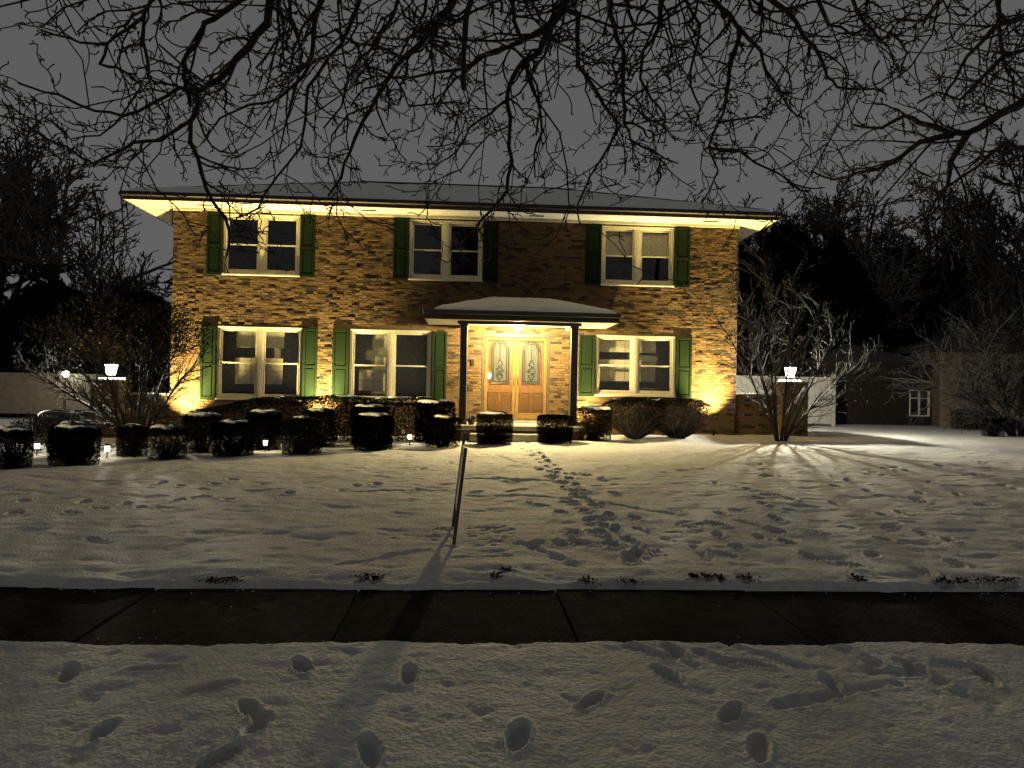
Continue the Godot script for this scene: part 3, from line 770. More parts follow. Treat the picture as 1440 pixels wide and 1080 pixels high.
func build_door(house: Node3D) -> void:
	var fr := Node3D.new()
	fr.name = "door_frame"
	house.add_child(fr, true)
	var f := MB.new()
	frame_of(f, DOOR[0] + 0.002, DOOR[1] - 0.002, DOOR[2] + 0.002, DOOR[3] - 0.002, -0.18, 0.012, 0.07, 0.07, 0.03)
	part("casing", f, M.brown_trim, fr)
	var x0: float = DOOR[0] + 0.075
	var x1: float = DOOR[1] - 0.075
	var y0: float = DOOR[2] + 0.036
	var y1: float = DOOR[3] - 0.076
	var mid := (x0 + x1) * 0.5
	for s in 2:
		var a := x0 if s == 0 else mid + 0.003
		var b := mid - 0.003 if s == 0 else x1
		var cx := (a + b) * 0.5
		# wooden leaf with an arched light of leaded glass
		var d := Node3D.new()
		d.name = "wooden_door"
		house.add_child(d, true)
		boxpart("slab", Vector3(a, y0, -0.15), Vector3(b, y1, -0.11), M.wood, d)
		var r := 0.255
		var yb := y0 + 0.98
		var yc := y1 - 0.36
		var gl := MB.new()
		arch_fill(gl, cx, yb, r, yc, -0.100, 0.012)
		part("leaded_glass", gl, M.frost, d)
		var ring := MB.new()
		arch(ring, cx, yb - 0.01, r + 0.015, yc, 0.016, -0.105)
		part("glass_moulding", ring, M.wood, d)
		var came := MB.new()
		arch(came, cx, yb + 0.015, r - 0.015, yc, 0.014, -0.098)
		arch(came, cx, yb + 0.07, r - 0.07, yc, 0.016, -0.098)
		for q in 5:
			var t := PI * (q + 0.5) / 5.0
			came.bar(Vector3(cx + cos(t) * (r - 0.07), yc + sin(t) * (r - 0.07), -0.098), Vector3(cx + cos(t) * (r - 0.015), yc + sin(t) * (r - 0.015), -0.098), 0.012)
		for q in 3:
			for e in [-1.0, 1.0]:
				var yy := lerpf(yb + 0.12, yc, q / 2.0)
				came.bar(Vector3(cx + e * (r - 0.07), yy, -0.098), Vector3(cx + e * (r - 0.015), yy, -0.098), 0.012)
		for e in [-1.0, 1.0]:
			came.bar(Vector3(cx, yb + 0.07, -0.098), Vector3(cx + e * 0.09, yb + 0.24, -0.096), 0.015)
			came.bar(Vector3(cx + e * 0.09, yb + 0.24, -0.096), Vector3(cx - e * 0.10, yb + 0.40, -0.096), 0.019)
			came.bar(Vector3(cx + e * 0.05, yb + 0.22, -0.094), Vector3(cx - e * 0.13, yb + 0.36, -0.094), 0.012)
			came.bar(Vector3(cx - e * 0.10, yb + 0.40, -0.096), Vector3(cx + e * 0.08, yb + 0.54, -0.096), 0.019)
			came.bar(Vector3(cx + e * 0.08, yb + 0.54, -0.096), Vector3(cx, yb + 0.68, -0.096), 0.015)
		came.bar(Vector3(cx, yb + 0.68, -0.098), Vector3(cx, yc + r - 0.07, -0.098), 0.012)
		part("lead_came", came, M.lead, d)
		var bev := MB.new()
		for q in [[0.02, 0.30, 0.065], [0.0, 0.50, 0.06], [-0.02, 0.41, 0.05]]:
			var k := Vector3(cx + q[0], yb + q[1], -0.097)
			bev.quad(k + Vector3(-q[2], 0, 0), k + Vector3(0, -q[2] * 1.1, 0), k + Vector3(q[2], 0, 0), k + Vector3(0, q[2] * 1.1, 0))
		part("bevelled_glass", bev, M.frost_dark, d)
		for e in 2:
			var px := a + 0.10 if e == 0 else cx + 0.045
			var qx := cx - 0.045 if e == 0 else b - 0.10
			boxpart("panel", Vector3(px, y0 + 0.16, -0.112), Vector3(qx, y0 + 0.72, -0.092), M.wood_dark, d, 0.014)
			var mo := MB.new()
			frame_of(mo, px - 0.03, qx + 0.03, y0 + 0.13, y0 + 0.75, -0.112, -0.098, 0.02, -1, -1, 0.005)
			part("moulding", mo, M.wood, d)
		# storm door in front of it
		var sd := Node3D.new()
		sd.name = "storm_door"
		house.add_child(sd, true)
		var sf := MB.new()
		frame_of(sf, a + 0.004, b - 0.004, y0 + 0.004, y1 - 0.004, -0.05, -0.018, 0.085, 0.10, 0.17)
		part("frame", sf, M.storm, sd)
		boxpart("pane", Vector3(a + 0.09, y0 + 0.176, -0.036), Vector3(b - 0.09, y1 - 0.106, -0.032), M.glass, sd)
		var hx := b - 0.045 if s == 0 else a + 0.045
		var hd := MB.new()
		hd.box(Vector3(hx - 0.014, y0 + 0.93, -0.018), Vector3(hx + 0.014, y0 + 1.14, -0.006), 0.004)
		hd.bar(Vector3(hx, y0 + 0.96, 0.03), Vector3(hx, y0 + 1.11, 0.03), 0.009)
		hd.bar(Vector3(hx, y0 + 0.97, -0.006), Vector3(hx, y0 + 0.97, 0.03), 0.007)
		hd.bar(Vector3(hx, y0 + 1.10, -0.006), Vector3(hx, y0 + 1.10, 0.03), 0.007)
		part("handle", hd, M.black, sd)
	boxpart("threshold", Vector3(DOOR[0], 0.305, -0.15), Vector3(DOOR[1], 0.36, 0.07), M.stone, fr, 0.006)

func hip(mb: MB, x0: float, x1: float, z0: float, z1: float, y: float, rise: float, run: float) -> void:   # four roof planes over a rectangle, z1 in front
	var zr := (z0 + z1) * 0.5
	var a := Vector3(x0, y, z1)
	var b := Vector3(x1, y, z1)
	var c := Vector3(x1, y, z0)
	var d := Vector3(x0, y, z0)
	var e := Vector3(x0 + run, y + rise, zr)
	var f := Vector3(x1 - run, y + rise, zr)
	mb.quad(a, b, f, e); mb.quad(c, d, e, f); mb.tri(d, a, e); mb.tri(b, c, f)
	mb.quad(d, c, b, a)

func build_house() -> void:
	var h := thing("brick_house", "two storey brown brick house with green shutters and snowy hip roof", "house", Vector3.ZERO)
	var holes: Array = WINDOWS.duplicate()
	holes.append(DOOR)
	var wall := MB.new()
	cells(wall, -7.955, 7.53, -0.45, 5.93, -0.20, -0.004, holes)
	for s in [[-7.955, -0.20, -7.75, -9.0], [7.33, -0.20, 7.53, -9.0]]:      # side walls
		wall.box(Vector3(s[0], -0.45, -9.0), Vector3(s[2], 5.93, -0.201))
	wall.box(Vector3(-7.75, -0.45, -9.0), Vector3(7.33, 5.93, -8.8))
	var w := part("wall", wall, M.mortar, h)
	rng.seed = 404
	lay_bricks(w, -7.95, 7.525, -0.35, 5.90, holes, func(x: float, y: float) -> bool: return (x > 6.32 and y > 1.05 and y < 2.5) or (x > 2.32 and x < 2.6 and y > 0.5 and y < 2.7) or (x > 0.1 and x < 0.38 and y > 0.5 and y < 2.7) or (x > -4.03 and x < -3.68 and y > 1.6 and y < 2.7))
	for s in [[Vector3(-7.959, 0, -8.95), -PI / 2], [Vector3(7.534, 0, 0.0), PI / 2]]:
		var side := Node3D.new()
		side.name = "side_wall"
		h.add_child(side, true)
		side.position = s[0]
		side.rotation.y = s[1]
		lay_bricks(side, 0.0, 8.95, -0.35, 5.90, [], func(_x: float, _y: float) -> bool: return false)
	# rooms: dark floors, ceilings and a middle wall
	var room := MB.new()
	room.box(Vector3(-7.74, 0.20, -8.79), Vector3(7.32, 0.30, -0.205))
	room.box(Vector3(-7.74, 2.95, -8.79), Vector3(7.32, 3.2, -0.205))
	room.box(Vector3(-7.74, 5.86, -8.79), Vector3(7.32, 5.92, -0.205))
	room.box(Vector3(-7.74, 0.31, -4.1), Vector3(7.32, 2.94, -4.0))
	room.box(Vector3(-7.74, 3.21, -4.1), Vector3(7.32, 5.85, -4.0))
	for x in [-3.84, 0.2, 2.9]: room.box(Vector3(x - 0.05, 0.31, -3.99), Vector3(x + 0.05, 2.94, -0.21))
	part("room", room, M.room, h)
	for k in WINDOWS.size():
		build_window(h, WINDOWS[k], k)
	for s in [[-7.07, -6.65, 4.15, 5.84], [-4.585, -4.18, 4.15, 5.84], [-2.08, -1.66, 4.15, 5.84], [0.385, 0.80, 4.15, 5.84], [3.22, 3.655, 4.15, 5.84], [5.725, 6.16, 4.15, 5.84],
			[-7.17, -6.765, 0.78, 2.77], [-4.465, -4.06, 0.78, 2.77], [-3.66, -3.215, 0.78, 2.77], [-0.965, -0.56, 0.78, 2.77], [3.09, 3.535, 1.07, 2.77], [5.815, 6.265, 1.07, 2.77]]:
		build_shutter(h, s[0], s[1], s[2], s[3])
	build_door(h)
	var bell := MB.new()
	bell.box(Vector3(0.10, 1.86, 0.014), Vector3(0.19, 2.02, 0.05), 0.008)
	part("doorbell", bell, M.black, h)

	# main roof
	var X0 := -8.98
	var X1 := 8.38
	var ZF := 0.86
	var ZB := -9.86
	var roof := MB.new()
	hip(roof, X0, X1, ZB, ZF, 6.12, 1.80, 5.36)
	var ro := part("roof", roof, M.shingle, h)
	var sn := MB.new()
	var nz := FastNoiseLite.new()
	nz.seed = 3; nz.frequency = 0.7
	# snow as a bumpy sheet over the front plane and the hips, its edge set back from the gutter
	snow_roof(sn, X0 + 0.10, X1 - 0.10, ZB + 0.10, ZF - 0.10, 6.135, 1.80 / 5.36, 0.075, nz)
	part("snow", sn, M.snow, ro)
	var cap := MB.new()
	cap.bar(Vector3(X0 + 5.36, 7.98, -4.5), Vector3(X1 - 5.36, 7.98, -4.5), 0.06, 6)
	for hx in [[X0 + 5.36, X0 + 0.3], [X1 - 5.36, X1 - 0.3]]:
		cap.bar(Vector3(hx[0], 7.975, -4.5), Vector3(hx[1], 6.25, ZF - 0.3), 0.05, 6)
	part("ridge_cap", cap, M.shingle, ro)
	var fa := MB.new()
	fa.box(Vector3(X0 + 0.02, 5.93, ZF - 0.05), Vector3(X1 - 0.02, 6.115, ZF - 0.02), 0.004)
	fa.box(Vector3(X0 + 0.02, 5.93, ZB), Vector3(X0 + 0.05, 6.115, ZF - 0.051), 0.004)
	fa.box(Vector3(X1 - 0.05, 5.93, ZB), Vector3(X1 - 0.02, 6.115, ZF - 0.051), 0.004)
	part("fascia", fa, M.brown_trim, ro)
	var gu := MB.new()
	gu.box(Vector3(X0 - 0.02, 6.015, ZF - 0.018), Vector3(X1 + 0.02, 6.13, ZF + 0.085), 0.018)
	gu.box(Vector3(X0 - 0.085, 6.015, ZB), Vector3(X0 + 0.018, 6.13, ZF - 0.02), 0.018)
	gu.box(Vector3(X1 - 0.018, 6.015, ZB), Vector3(X1 + 0.085, 6.13, ZF - 0.02), 0.018)
	part("gutter", gu, M.dark_trim, ro)
	var so := MB.new()
	so.box(Vector3(X0 + 0.051, 5.94, 0.02), Vector3(X1 - 0.051, 5.96, ZF - 0.052))
	so.box(Vector3(X0 + 0.051, 5.94, ZB + 0.1), Vector3(-7.99, 5.96, 0.018))
	so.box(Vector3(7.56, 5.94, ZB + 0.1), Vector3(X1 - 0.051, 5.96, 0.018))
	so.box(Vector3(-7.99, 5.86, 0.018), Vector3(7.56, 5.938, 0.05), 0.006)     # frieze board at the top of the brick
	part("soffit", so, M.soffit, ro)
	for x in [-7.2, -2.9, 1.6, 6.4]:
		var ve := MB.new()
		for q in 4: ve.box(Vector3(x, 5.928, 0.36 + q * 0.035), Vector3(x + 0.40, 5.9395, 0.38 + q * 0.035))
		part("vent", ve, M.brown_trim, ro)

	# porch
	var px0 := -1.10
	var px1 := 3.84
	var pr := MB.new()
	var pz := 1.92
	var py := 3.16
	var a := Vector3(px0, py, pz)
	var b := Vector3(px1, py, pz)
	var e := Vector3(px0 + 1.55, py + 0.50, 0.02)
	var f := Vector3(px1 - 1.55, py + 0.50, 0.02)
	pr.quad(a, b, f, e)
	pr.tri(Vector3(px0, py, 0.02), a, e)
	pr.tri(b, Vector3(px1, py, 0.02), f)
	pr.quad(Vector3(px0, py, 0.02), Vector3(px1, py, 0.02), b, a)
	var po := part("porch_roof", pr, M.shingle, h)
	var ps := MB.new()
	porch_snow(ps, px0 + 0.22, px1 - 0.04, 0.03, pz - 0.05, py + 0.01, nz)
	part("snow", ps, M.snow, po)
	var pf := MB.new()
	pf.box(Vector3(px0, 2.94, pz - 0.04), Vector3(px1, py - 0.002, pz), 0.005)
	pf.box(Vector3(px0, 2.94, 0.02), Vector3(px0 + 0.04, py - 0.002, pz - 0.041), 0.005)
	pf.box(Vector3(px1 - 0.04, 2.94, 0.02), Vector3(px1, py - 0.002, pz - 0.041), 0.005)
	pf.box(Vector3(px0 - 0.03, py - 0.10, pz + 0.001), Vector3(px1 + 0.03, py + 0.015, pz + 0.09), 0.016)
	part("fascia", pf, M.dark_trim, po)
	var pc := MB.new()
	pc.box(Vector3(px0 + 0.041, 2.945, 0.02), Vector3(px1 - 0.041, 2.965, pz - 0.042))
	part("ceiling", pc, M.soffit, po)
	var pb := MB.new()
	pb.box(Vector3(-0.24, 2.865, 1.40), Vector3(2.90, 2.944, 1.56), 0.006)
	pb.box(Vector3(-0.20, 2.865, 0.02), Vector3(-0.06, 2.944, 1.399), 0.006)
	pb.box(Vector3(2.70, 2.865, 0.02), Vector3(2.84, 2.944, 1.399), 0.006)
	part("beam", pb, M.soffit, po)
	boxpart("beam_trim", Vector3(-0.26, 2.86, 1.562), Vector3(2.92, 2.935, 1.59), M.dark_trim, po, 0.004)
	for x in [-0.095, 2.745]:
		var o := Node3D.new()
		o.name = "porch_post"
		h.add_child(o, true)
		boxpart("shaft", Vector3(x - 0.095, 0.38, 1.395), Vector3(x + 0.095, 2.815, 1.585), M.dark_trim, o, 0.012)
		boxpart("foot", Vector3(x - 0.115, 0.30, 1.375), Vector3(x + 0.115, 0.378, 1.605), M.dark_trim, o, 0.01)
		boxpart("capital", Vector3(x - 0.115, 2.816, 1.375), Vector3(x + 0.115, 2.864, 1.558), M.dark_trim, o, 0.008)
	boxpart("porch_floor", Vector3(-0.55, 0.17, 0.016), Vector3(3.05, 0.30, 1.80), M.stone, h, 0.02)
	boxpart("porch_base", Vector3(-0.50, -0.4, 0.016), Vector3(3.0, 0.169, 1.74), M.mortar, h)
	boxpart("porch_step", Vector3(0.1, -0.4, 1.742), Vector3(2.5, 0.10, 2.10), M.stone, h, 0.02)

func snow_roof(mb: MB, x0: float, x1: float, z0: float, z1: float, y: float, slope: float, thick: float, nz: FastNoiseLite) -> void:
	var nx := 130
	var nzz := 80
	var idx := mb.v.size()
	for j in nzz + 1:
		for i in nx + 1:
			var x := lerpf(x0, x1, float(i) / nx)
			var z := lerpf(z0, z1, float(j) / nzz)
			var d := minf(minf(x - x0, x1 - x), minf(z - z0, z1 - z))
			var t := thick * sqrt(clampf(d / 0.12, 0.0, 1.0)) * (1.0 + 0.35 * nz.get_noise_2d(x, z))
			mb.v.append(Vector3(x, y + (d + 0.10) * slope - 0.02 + t, z))
			mb.c.append(Color.WHITE); mb.n.append(Vector3.UP)
	grid_close(mb, idx, nx, nzz)

func porch_snow(mb: MB, x0: float, x1: float, z0: float, z1: float, y: float, nz: FastNoiseLite) -> void:
	var nx := 90
	var nzz := 36
	var idx := mb.v.size()
	for j in nzz + 1:
		for i in nx + 1:
			var x := lerpf(x0, x1, float(i) / nx)
			var front := z1 - 0.03 * absf(nz.get_noise_2d(x * 4.0, 70.0))
			var z := lerpf(z0, front, float(j) / nzz)
			var hz := (front - z) * 0.263
			var hx := minf(x - x0, x1 - x) * 0.322
			var k := 0.05
			var hh := clampf(0.5 + 0.5 * (hx - hz) / k, 0.0, 1.0)              # rounded hip
			var base := lerpf(hx, hz, hh) - k * hh * (1.0 - hh)
			var d := minf(minf(x - x0, x1 - x), front - z)
			var t := 0.10 * sqrt(clampf(d / 0.22, 0.0, 1.0)) * (1.0 + 0.2 * nz.get_noise_2d(x * 1.3, z * 1.3))
			mb.v.append(Vector3(x, y + base + t + 0.002, z))
			mb.c.append(Color.WHITE); mb.n.append(Vector3.UP)
	grid_close(mb, idx, nx, nzz)

func grid_close(mb: MB, k0: int, nx: int, nz: int) -> void:                # indices and smooth normals of a grid that runs along x, then z
	for j in nz + 1:
		for i in nx + 1:
			var a := mb.v[k0 + j * (nx + 1) + maxi(i - 1, 0)]
			var b := mb.v[k0 + j * (nx + 1) + mini(i + 1, nx)]
			var c := mb.v[k0 + maxi(j - 1, 0) * (nx + 1) + i]
			var d := mb.v[k0 + mini(j + 1, nz) * (nx + 1) + i]
			mb.n[k0 + j * (nx + 1) + i] = (d - c).cross(b - a).normalized()
	for j in nz:
		for i in nx:
			var a := k0 + j * (nx + 1) + i
			mb.ix.append(a); mb.ix.append(a + 1); mb.ix.append(a + nx + 1)
			mb.ix.append(a + 1); mb.ix.append(a + nx + 2); mb.ix.append(a + nx + 1)

# ---------------------------------------------------------------- lamps and masonry in the garden
func omni(at: Vector3, c: Color, e: float, size: float, parent: Node3D, called: String) -> void:
	var l := OmniLight3D.new()
	l.name = called
	l.light_color = c
	l.light_energy = e
	l.light_size = size
	l.omni_range = 60.0
	l.omni_attenuation = 2.0
	l.shadow_enabled = true
	parent.add_child(l, true)
	l.position = at

func brick_block(o: Node3D, x0: float, x1: float, y0: float, y1: float, z0: float, z1: float) -> void:
	var core := MB.new()
	core.box(Vector3(x0, y0, z0), Vector3(x1, y1, z1))
	part("core", core, M.mortar, o)
	var yes := func(_x: float, _y: float) -> bool: return true
	for s in [[Vector3((x0 + x1) * 0.5, 0, z1 + 0.003), 0.0, x1 - x0], [Vector3(x0 - 0.003, 0, (z0 + z1) * 0.5), -PI / 2, z1 - z0], [Vector3(x1 + 0.003, 0, (z0 + z1) * 0.5), PI / 2, z1 - z0]]:
		if s[2] < 0.3: continue
		var f := Node3D.new()
		f.name = "face"
		o.add_child(f, true)
		f.position = s[0]
		f.rotation.y = s[1]
		var hw: float = s[2] * 0.5 + 0.003
		lay_bricks(f, -hw, hw, y0 + 0.10, y1 - 0.005, [], yes, BRICK_TONES, 0.05)

func build_pillar(x0: float, x1: float, ztop: float, base: float, where: String) -> void:
	var o := thing("brick_pillar", "square brick pillar carrying a lantern " + where, "pillar", Vector3.ZERO, 0.0, "lantern pillars")
	brick_block(o, x0, x1, base, ztop - 0.06, -0.36, 0.34)
	boxpart("capstone", Vector3(x0 - 0.035, ztop - 0.06, -0.395), Vector3(x1 + 0.035, ztop, 0.375), M.stone, o, 0.012)
	var cx := (x0 + x1) * 0.5
	var sc := MB.new()
	snow_dome(sc, 0.34, 0.34, 0.035, 55, 0.16)
	part("snow_cap", sc, M.snow, o).position = Vector3(cx, ztop + 0.001, -0.01)
	var l := thing("lantern", "lit white lantern on the brick pillar " + where, "lantern", Vector3(cx, ztop + 0.002, 0.0), 0.0, "pillar lanterns")
	var b := MB.new()
	b.lathe([Vector2(0.0, 0.0), Vector2(0.075, 0.0), Vector2(0.075, 0.018), Vector2(0.03, 0.035), Vector2(0.025, 0.09), Vector2(0.07, 0.105), Vector2(0.0, 0.105)], 16)
	part("base", b, M.metal, l)
	var g := MB.new()
	g.lathe([Vector2(0.0, 0.11), Vector2(0.105, 0.11), Vector2(0.168, 0.38), Vector2(0.0, 0.38)], 4)
	part("lamp_glass", g, M.lamp_white, l).rotation.y = PI / 4
	var fr := MB.new()
	for k in 4:
		var t := PI / 4 + PI / 2 * k
		fr.bar(Vector3(cos(t) * 0.11, 0.105, sin(t) * 0.11), Vector3(cos(t) * 0.174, 0.385, sin(t) * 0.174), 0.006)
	part("frame", fr, M.metal, l).rotation.y = 0.0
	var rf := MB.new()
	rf.lathe([Vector2(0.19, 0.385), Vector2(0.19, 0.397), Vector2(0.07, 0.475), Vector2(0.07, 0.495), Vector2(0.012, 0.535), Vector2(0.012, 0.57), Vector2(0.0, 0.58)], 4)
	part("lamp_roof", rf, M.metal, l).rotation.y = PI / 4
	omni(Vector3(0, 0.24, 0), Color(1.0, 0.97, 0.87), LANTERN_E, 0.03, l, "lantern_light")

func build_garden_walls() -> void:
	rng.seed = 99
	var a := thing("garden_wall", "low brick garden wall between house corner and left lantern pillar", "wall", Vector3.ZERO)
	brick_block(a, -9.13, -7.975, -0.55, 0.88, -0.26, -0.03)
	boxpart("coping", Vector3(-9.13, 0.881, -0.29), Vector3(-7.975, 0.93, 0.005), M.stone, a, 0.008)
	var b := thing("garden_wall", "low brick garden wall between house corner and right lantern pillar", "wall", Vector3.ZERO)
	brick_block(b, 7.555, 8.72, -0.25, 1.19, -0.26, -0.03)
	boxpart("coping", Vector3(7.555, 1.191, -0.29), Vector3(8.72, 1.24, 0.005), M.stone, b, 0.008)
	build_pillar(-9.86, -9.15, 1.29, -0.55, "at the left end of the house")
	build_pillar(8.74, 9.46, 1.60, -0.25, "at the right end of the house")

func build_uplight(at: Vector3, aim: Vector3, e: float, cone: float, where: String) -> void:
	var o := thing("garden_spotlight", "small dark garden spotlight shining up the brick wall " + where, "spotlight", at, 0.0, "spotlights washing the house front")
	var d := (aim - at).normalized()
	var st := MB.new()
	st.bar(Vector3(0, -0.12, 0), Vector3(0, 0.06, 0), 0.012)
	part("stake", st, M.metal, o)
	var can := Node3D.new()
	can.name = "housing"
	o.add_child(can, true)
	can.position = Vector3(0, 0.085, 0)
	can.quaternion = Quaternion(Vector3.UP, d)
	var c := MB.new()
	c.lathe([Vector2(0.0, -0.06), Vector2(0.03, -0.055), Vector2(0.045, -0.02), Vector2(0.05, 0.06), Vector2(0.055, 0.062), Vector2(0.055, 0.075), Vector2(0.047, 0.075), Vector2(0.047, 0.058), Vector2(0.0, 0.058)], 18)
	part("can", c, M.metal, can)
	var g := MB.new()
	g.lathe([Vector2(0.046, 0.060), Vector2(0.046, 0.066), Vector2(0.0, 0.068)], 18)
	part("lamp_lens", g, M.lamp_warm, can)
	var l := SpotLight3D.new()
	l.name = "spot_light"
	l.light_color = Color(1.0, 0.875, 0.54)
	l.light_energy = e
	l.light_size = 0.04
	l.spot_range = 60.0
	l.spot_attenuation = 2.0
	l.spot_angle = cone
	l.spot_angle_attenuation = 1.0
	l.shadow_enabled = true
	o.add_child(l, true)
	l.position = Vector3(0, 0.085, 0) + d * 0.08
	l.look_at_from_position(o.to_global(l.position), o.to_global(l.position) + d, Vector3(0, 0, 1))

func build_path_light(x: float, z: float, where: String) -> void:
	var o := thing("path_light", "small glowing path light on a stake " + where, "path light", Vector3(x, ground(x, z), z), 0.0, "path lights in the snow")
	var st := MB.new()
	st.bar(Vector3(0, -0.1, 0), Vector3(0, 0.12, 0), 0.012)
	st.lathe([Vector2(0.0, 0.11), Vector2(0.035, 0.115), Vector2(0.042, 0.13), Vector2(0.0, 0.132)], 14)
	part("stake", st, M.metal, o)
	var g := MB.new()
	g.lathe([Vector2(0.0, 0.133), Vector2(0.04, 0.133), Vector2(0.05, 0.235), Vector2(0.0, 0.235)], 14)
	part("lamp_glass", g, M.lamp_path, o)
	var c := MB.new()
	c.lathe([Vector2(0.0, 0.236), Vector2(0.07, 0.238), Vector2(0.068, 0.25), Vector2(0.025, 0.275), Vector2(0.0, 0.278)], 14)
	part("lamp_cap", c, M.metal, o)
	var sn := MB.new()
	snow_dome(sn, 0.05, 0.05, 0.018, int(x * 10), 0.0)
	part("snow_cap", sn, M.snow, o).position = Vector3(0, 0.262, 0)
	omni(Vector3(0, 0.185, 0), Color(1.0, 0.93, 0.75), 0.17, 0.045, o, "path_light_lamp")

func build_porch_lamp() -> void:
	var o := thing("porch_lamp", "lit round ceiling lamp under the porch roof before the doors", "lamp", Vector3(1.30, 2.944, 1.22))
	var b := MB.new()
	b.lathe([Vector2(0.0, -0.08), Vector2(0.03, -0.08), Vector2(0.03, -0.03), Vector2(0.11, -0.03), Vector2(0.12, -0.015), Vector2(0.12, 0.0), Vector2(0.0, 0.0)], 24)
	part("base", b, M.metal, o)
	var g := MB.new()
	g.lathe([Vector2(0.0, -0.215), Vector2(0.06, -0.205), Vector2(0.098, -0.165), Vector2(0.10, -0.12), Vector2(0.075, -0.085), Vector2(0.0, -0.081)], 24)
	part("lamp_globe", g, M.lamp_warm, o)
	omni(Vector3(0, -0.15, 0), Color(1.0, 0.885, 0.60), PORCH_E, 0.07, o, "porch_light")

# ---------------------------------------------------------------- plants
func snow_dome(mb: MB, rx: float, rz: float, h: float, seed_: int, hollow := 0.0) -> void:   # a soft cap of snow with an uneven rim
	var nz := FastNoiseLite.new()
	nz.seed = seed_; nz.frequency = 0.9
	var rings := 9
	var seg := 28
	var k0 := mb.v.size()
	for r in rings + 1:
		var t := float(r) / rings
		for s in seg:
			var a := TAU * s / seg
			var ru := 1.0 + 0.22 * nz.get_noise_2d(cos(a) * 1.4, sin(a) * 1.4) + 0.08 * nz.get_noise_2d(cos(a) * 5.0, sin(a) * 5.0)
			var x := cos(a) * rx * ru * t
			var z := sin(a) * rz * ru * t
			var y := h * sqrt(maxf(0.0, 1.0 - pow(t, 3.0))) * (1.0 + 0.5 * nz.get_noise_2d(x * 4.0 + 9.0, z * 4.0)) - (0.012 if r == rings else 0.0)
			if hollow > 0.0 and t * rx < hollow: y *= 0.05
			mb.v.append(Vector3(x, y, z)); mb.c.append(Color.WHITE)
			mb.n.append(Vector3(cos(a) * t * 0.8, 1.1 - t, sin(a) * t * 0.8).normalized())
	for r in rings:
		for s in seg:
			var a := k0 + r * seg + s
			var b := k0 + r * seg + (s + 1) % seg
			mb.ix.append(a); mb.ix.append(b); mb.ix.append(a + seg)
			mb.ix.append(b); mb.ix.append(b + seg); mb.ix.append(a + seg)

func rnd_dir() -> Vector3:
	return Vector3(rng.randfn(), rng.randfn(), rng.randfn()).normalized()

func wiggle(a: Vector3, b: Vector3, segs: int, amp: float) -> PackedVector3Array:
	var p := PackedVector3Array([a])
	for k in range(1, segs): p.append(a.lerp(b, float(k) / segs) + rnd_dir() * amp)
	p.append(b)
	return p

func taper(k: int, r0: float, r1: float) -> PackedFloat32Array:
	var o := PackedFloat32Array()
	for i in k: o.append(lerpf(r0, r1, float(i) / (k - 1)))
	return o

func leaf_tone(dry := 0.25) -> Color:
	return Color(0.06, 0.065, 0.028).lerp(Color(0.11, 0.095, 0.045), rng.randf()).lerp(Color(0.10, 0.06, 0.03), dry * rng.randf())

func drum_meshes(seed_: int, leaves: int, dry: float) -> Array:            # a clipped shrub one metre wide and high: [twigs, foliage]
	rng.seed = seed_
	var tw := MB.new()
	for k in 110:
		var a := rng.randf() * TAU
		var q := sqrt(rng.randf()) * 0.46
		var b := Vector3(cos(a) * q, rng.randf_range(0.35, 0.97), sin(a) * q)
		tw.tube(wiggle(Vector3(cos(a) * q * 0.25, -0.03, sin(a) * q * 0.25), b, 4, 0.03), taper(5, 0.009, 0.003), 3)
	var fo := MB.new()
	var bump := FastNoiseLite.new()
	bump.seed = seed_; bump.frequency = 2.2
	for k in leaves:
		var a := rng.randf() * TAU
		var p: Vector3
		var nn: Vector3
		var inset := pow(rng.randf(), 2.6) * 0.2
		if rng.randf() < 0.25:
			var q := sqrt(rng.randf()) * 0.47
			p = Vector3(cos(a) * q, 0.985 - pow(q / 0.47, 4.0) * 0.05 - inset * 0.8, sin(a) * q)
			nn = Vector3(cos(a) * q, 1.0, sin(a) * q).normalized()
		else:
			var y := rng.randf_range(0.0, 0.96)
			var r := 0.465 + 0.035 * minf(1.0, y / 0.6) - 0.05 * pow(y, 12.0)
			r *= 1.0 + 0.06 * bump.get_noise_3d(cos(a), y * 1.2, sin(a))
			r -= inset
			p = Vector3(cos(a) * r, y, sin(a) * r)
			nn = Vector3(cos(a), 0.25, sin(a)).normalized()
		nn = (nn + rnd_dir() * 0.75).normalized()
		var up := (Vector3.UP * 0.6 + rnd_dir() + nn * 0.3).normalized()
		up = (up - nn * up.dot(nn)).normalized()
		fo.col = leaf_tone(dry)
		fo.leaf(p, nn, up, rng.randf_range(0.028, 0.05), rng.randf_range(0.018, 0.03))
	return [tw.mesh(M.shrub_bark), fo.mesh(M.leaf)]

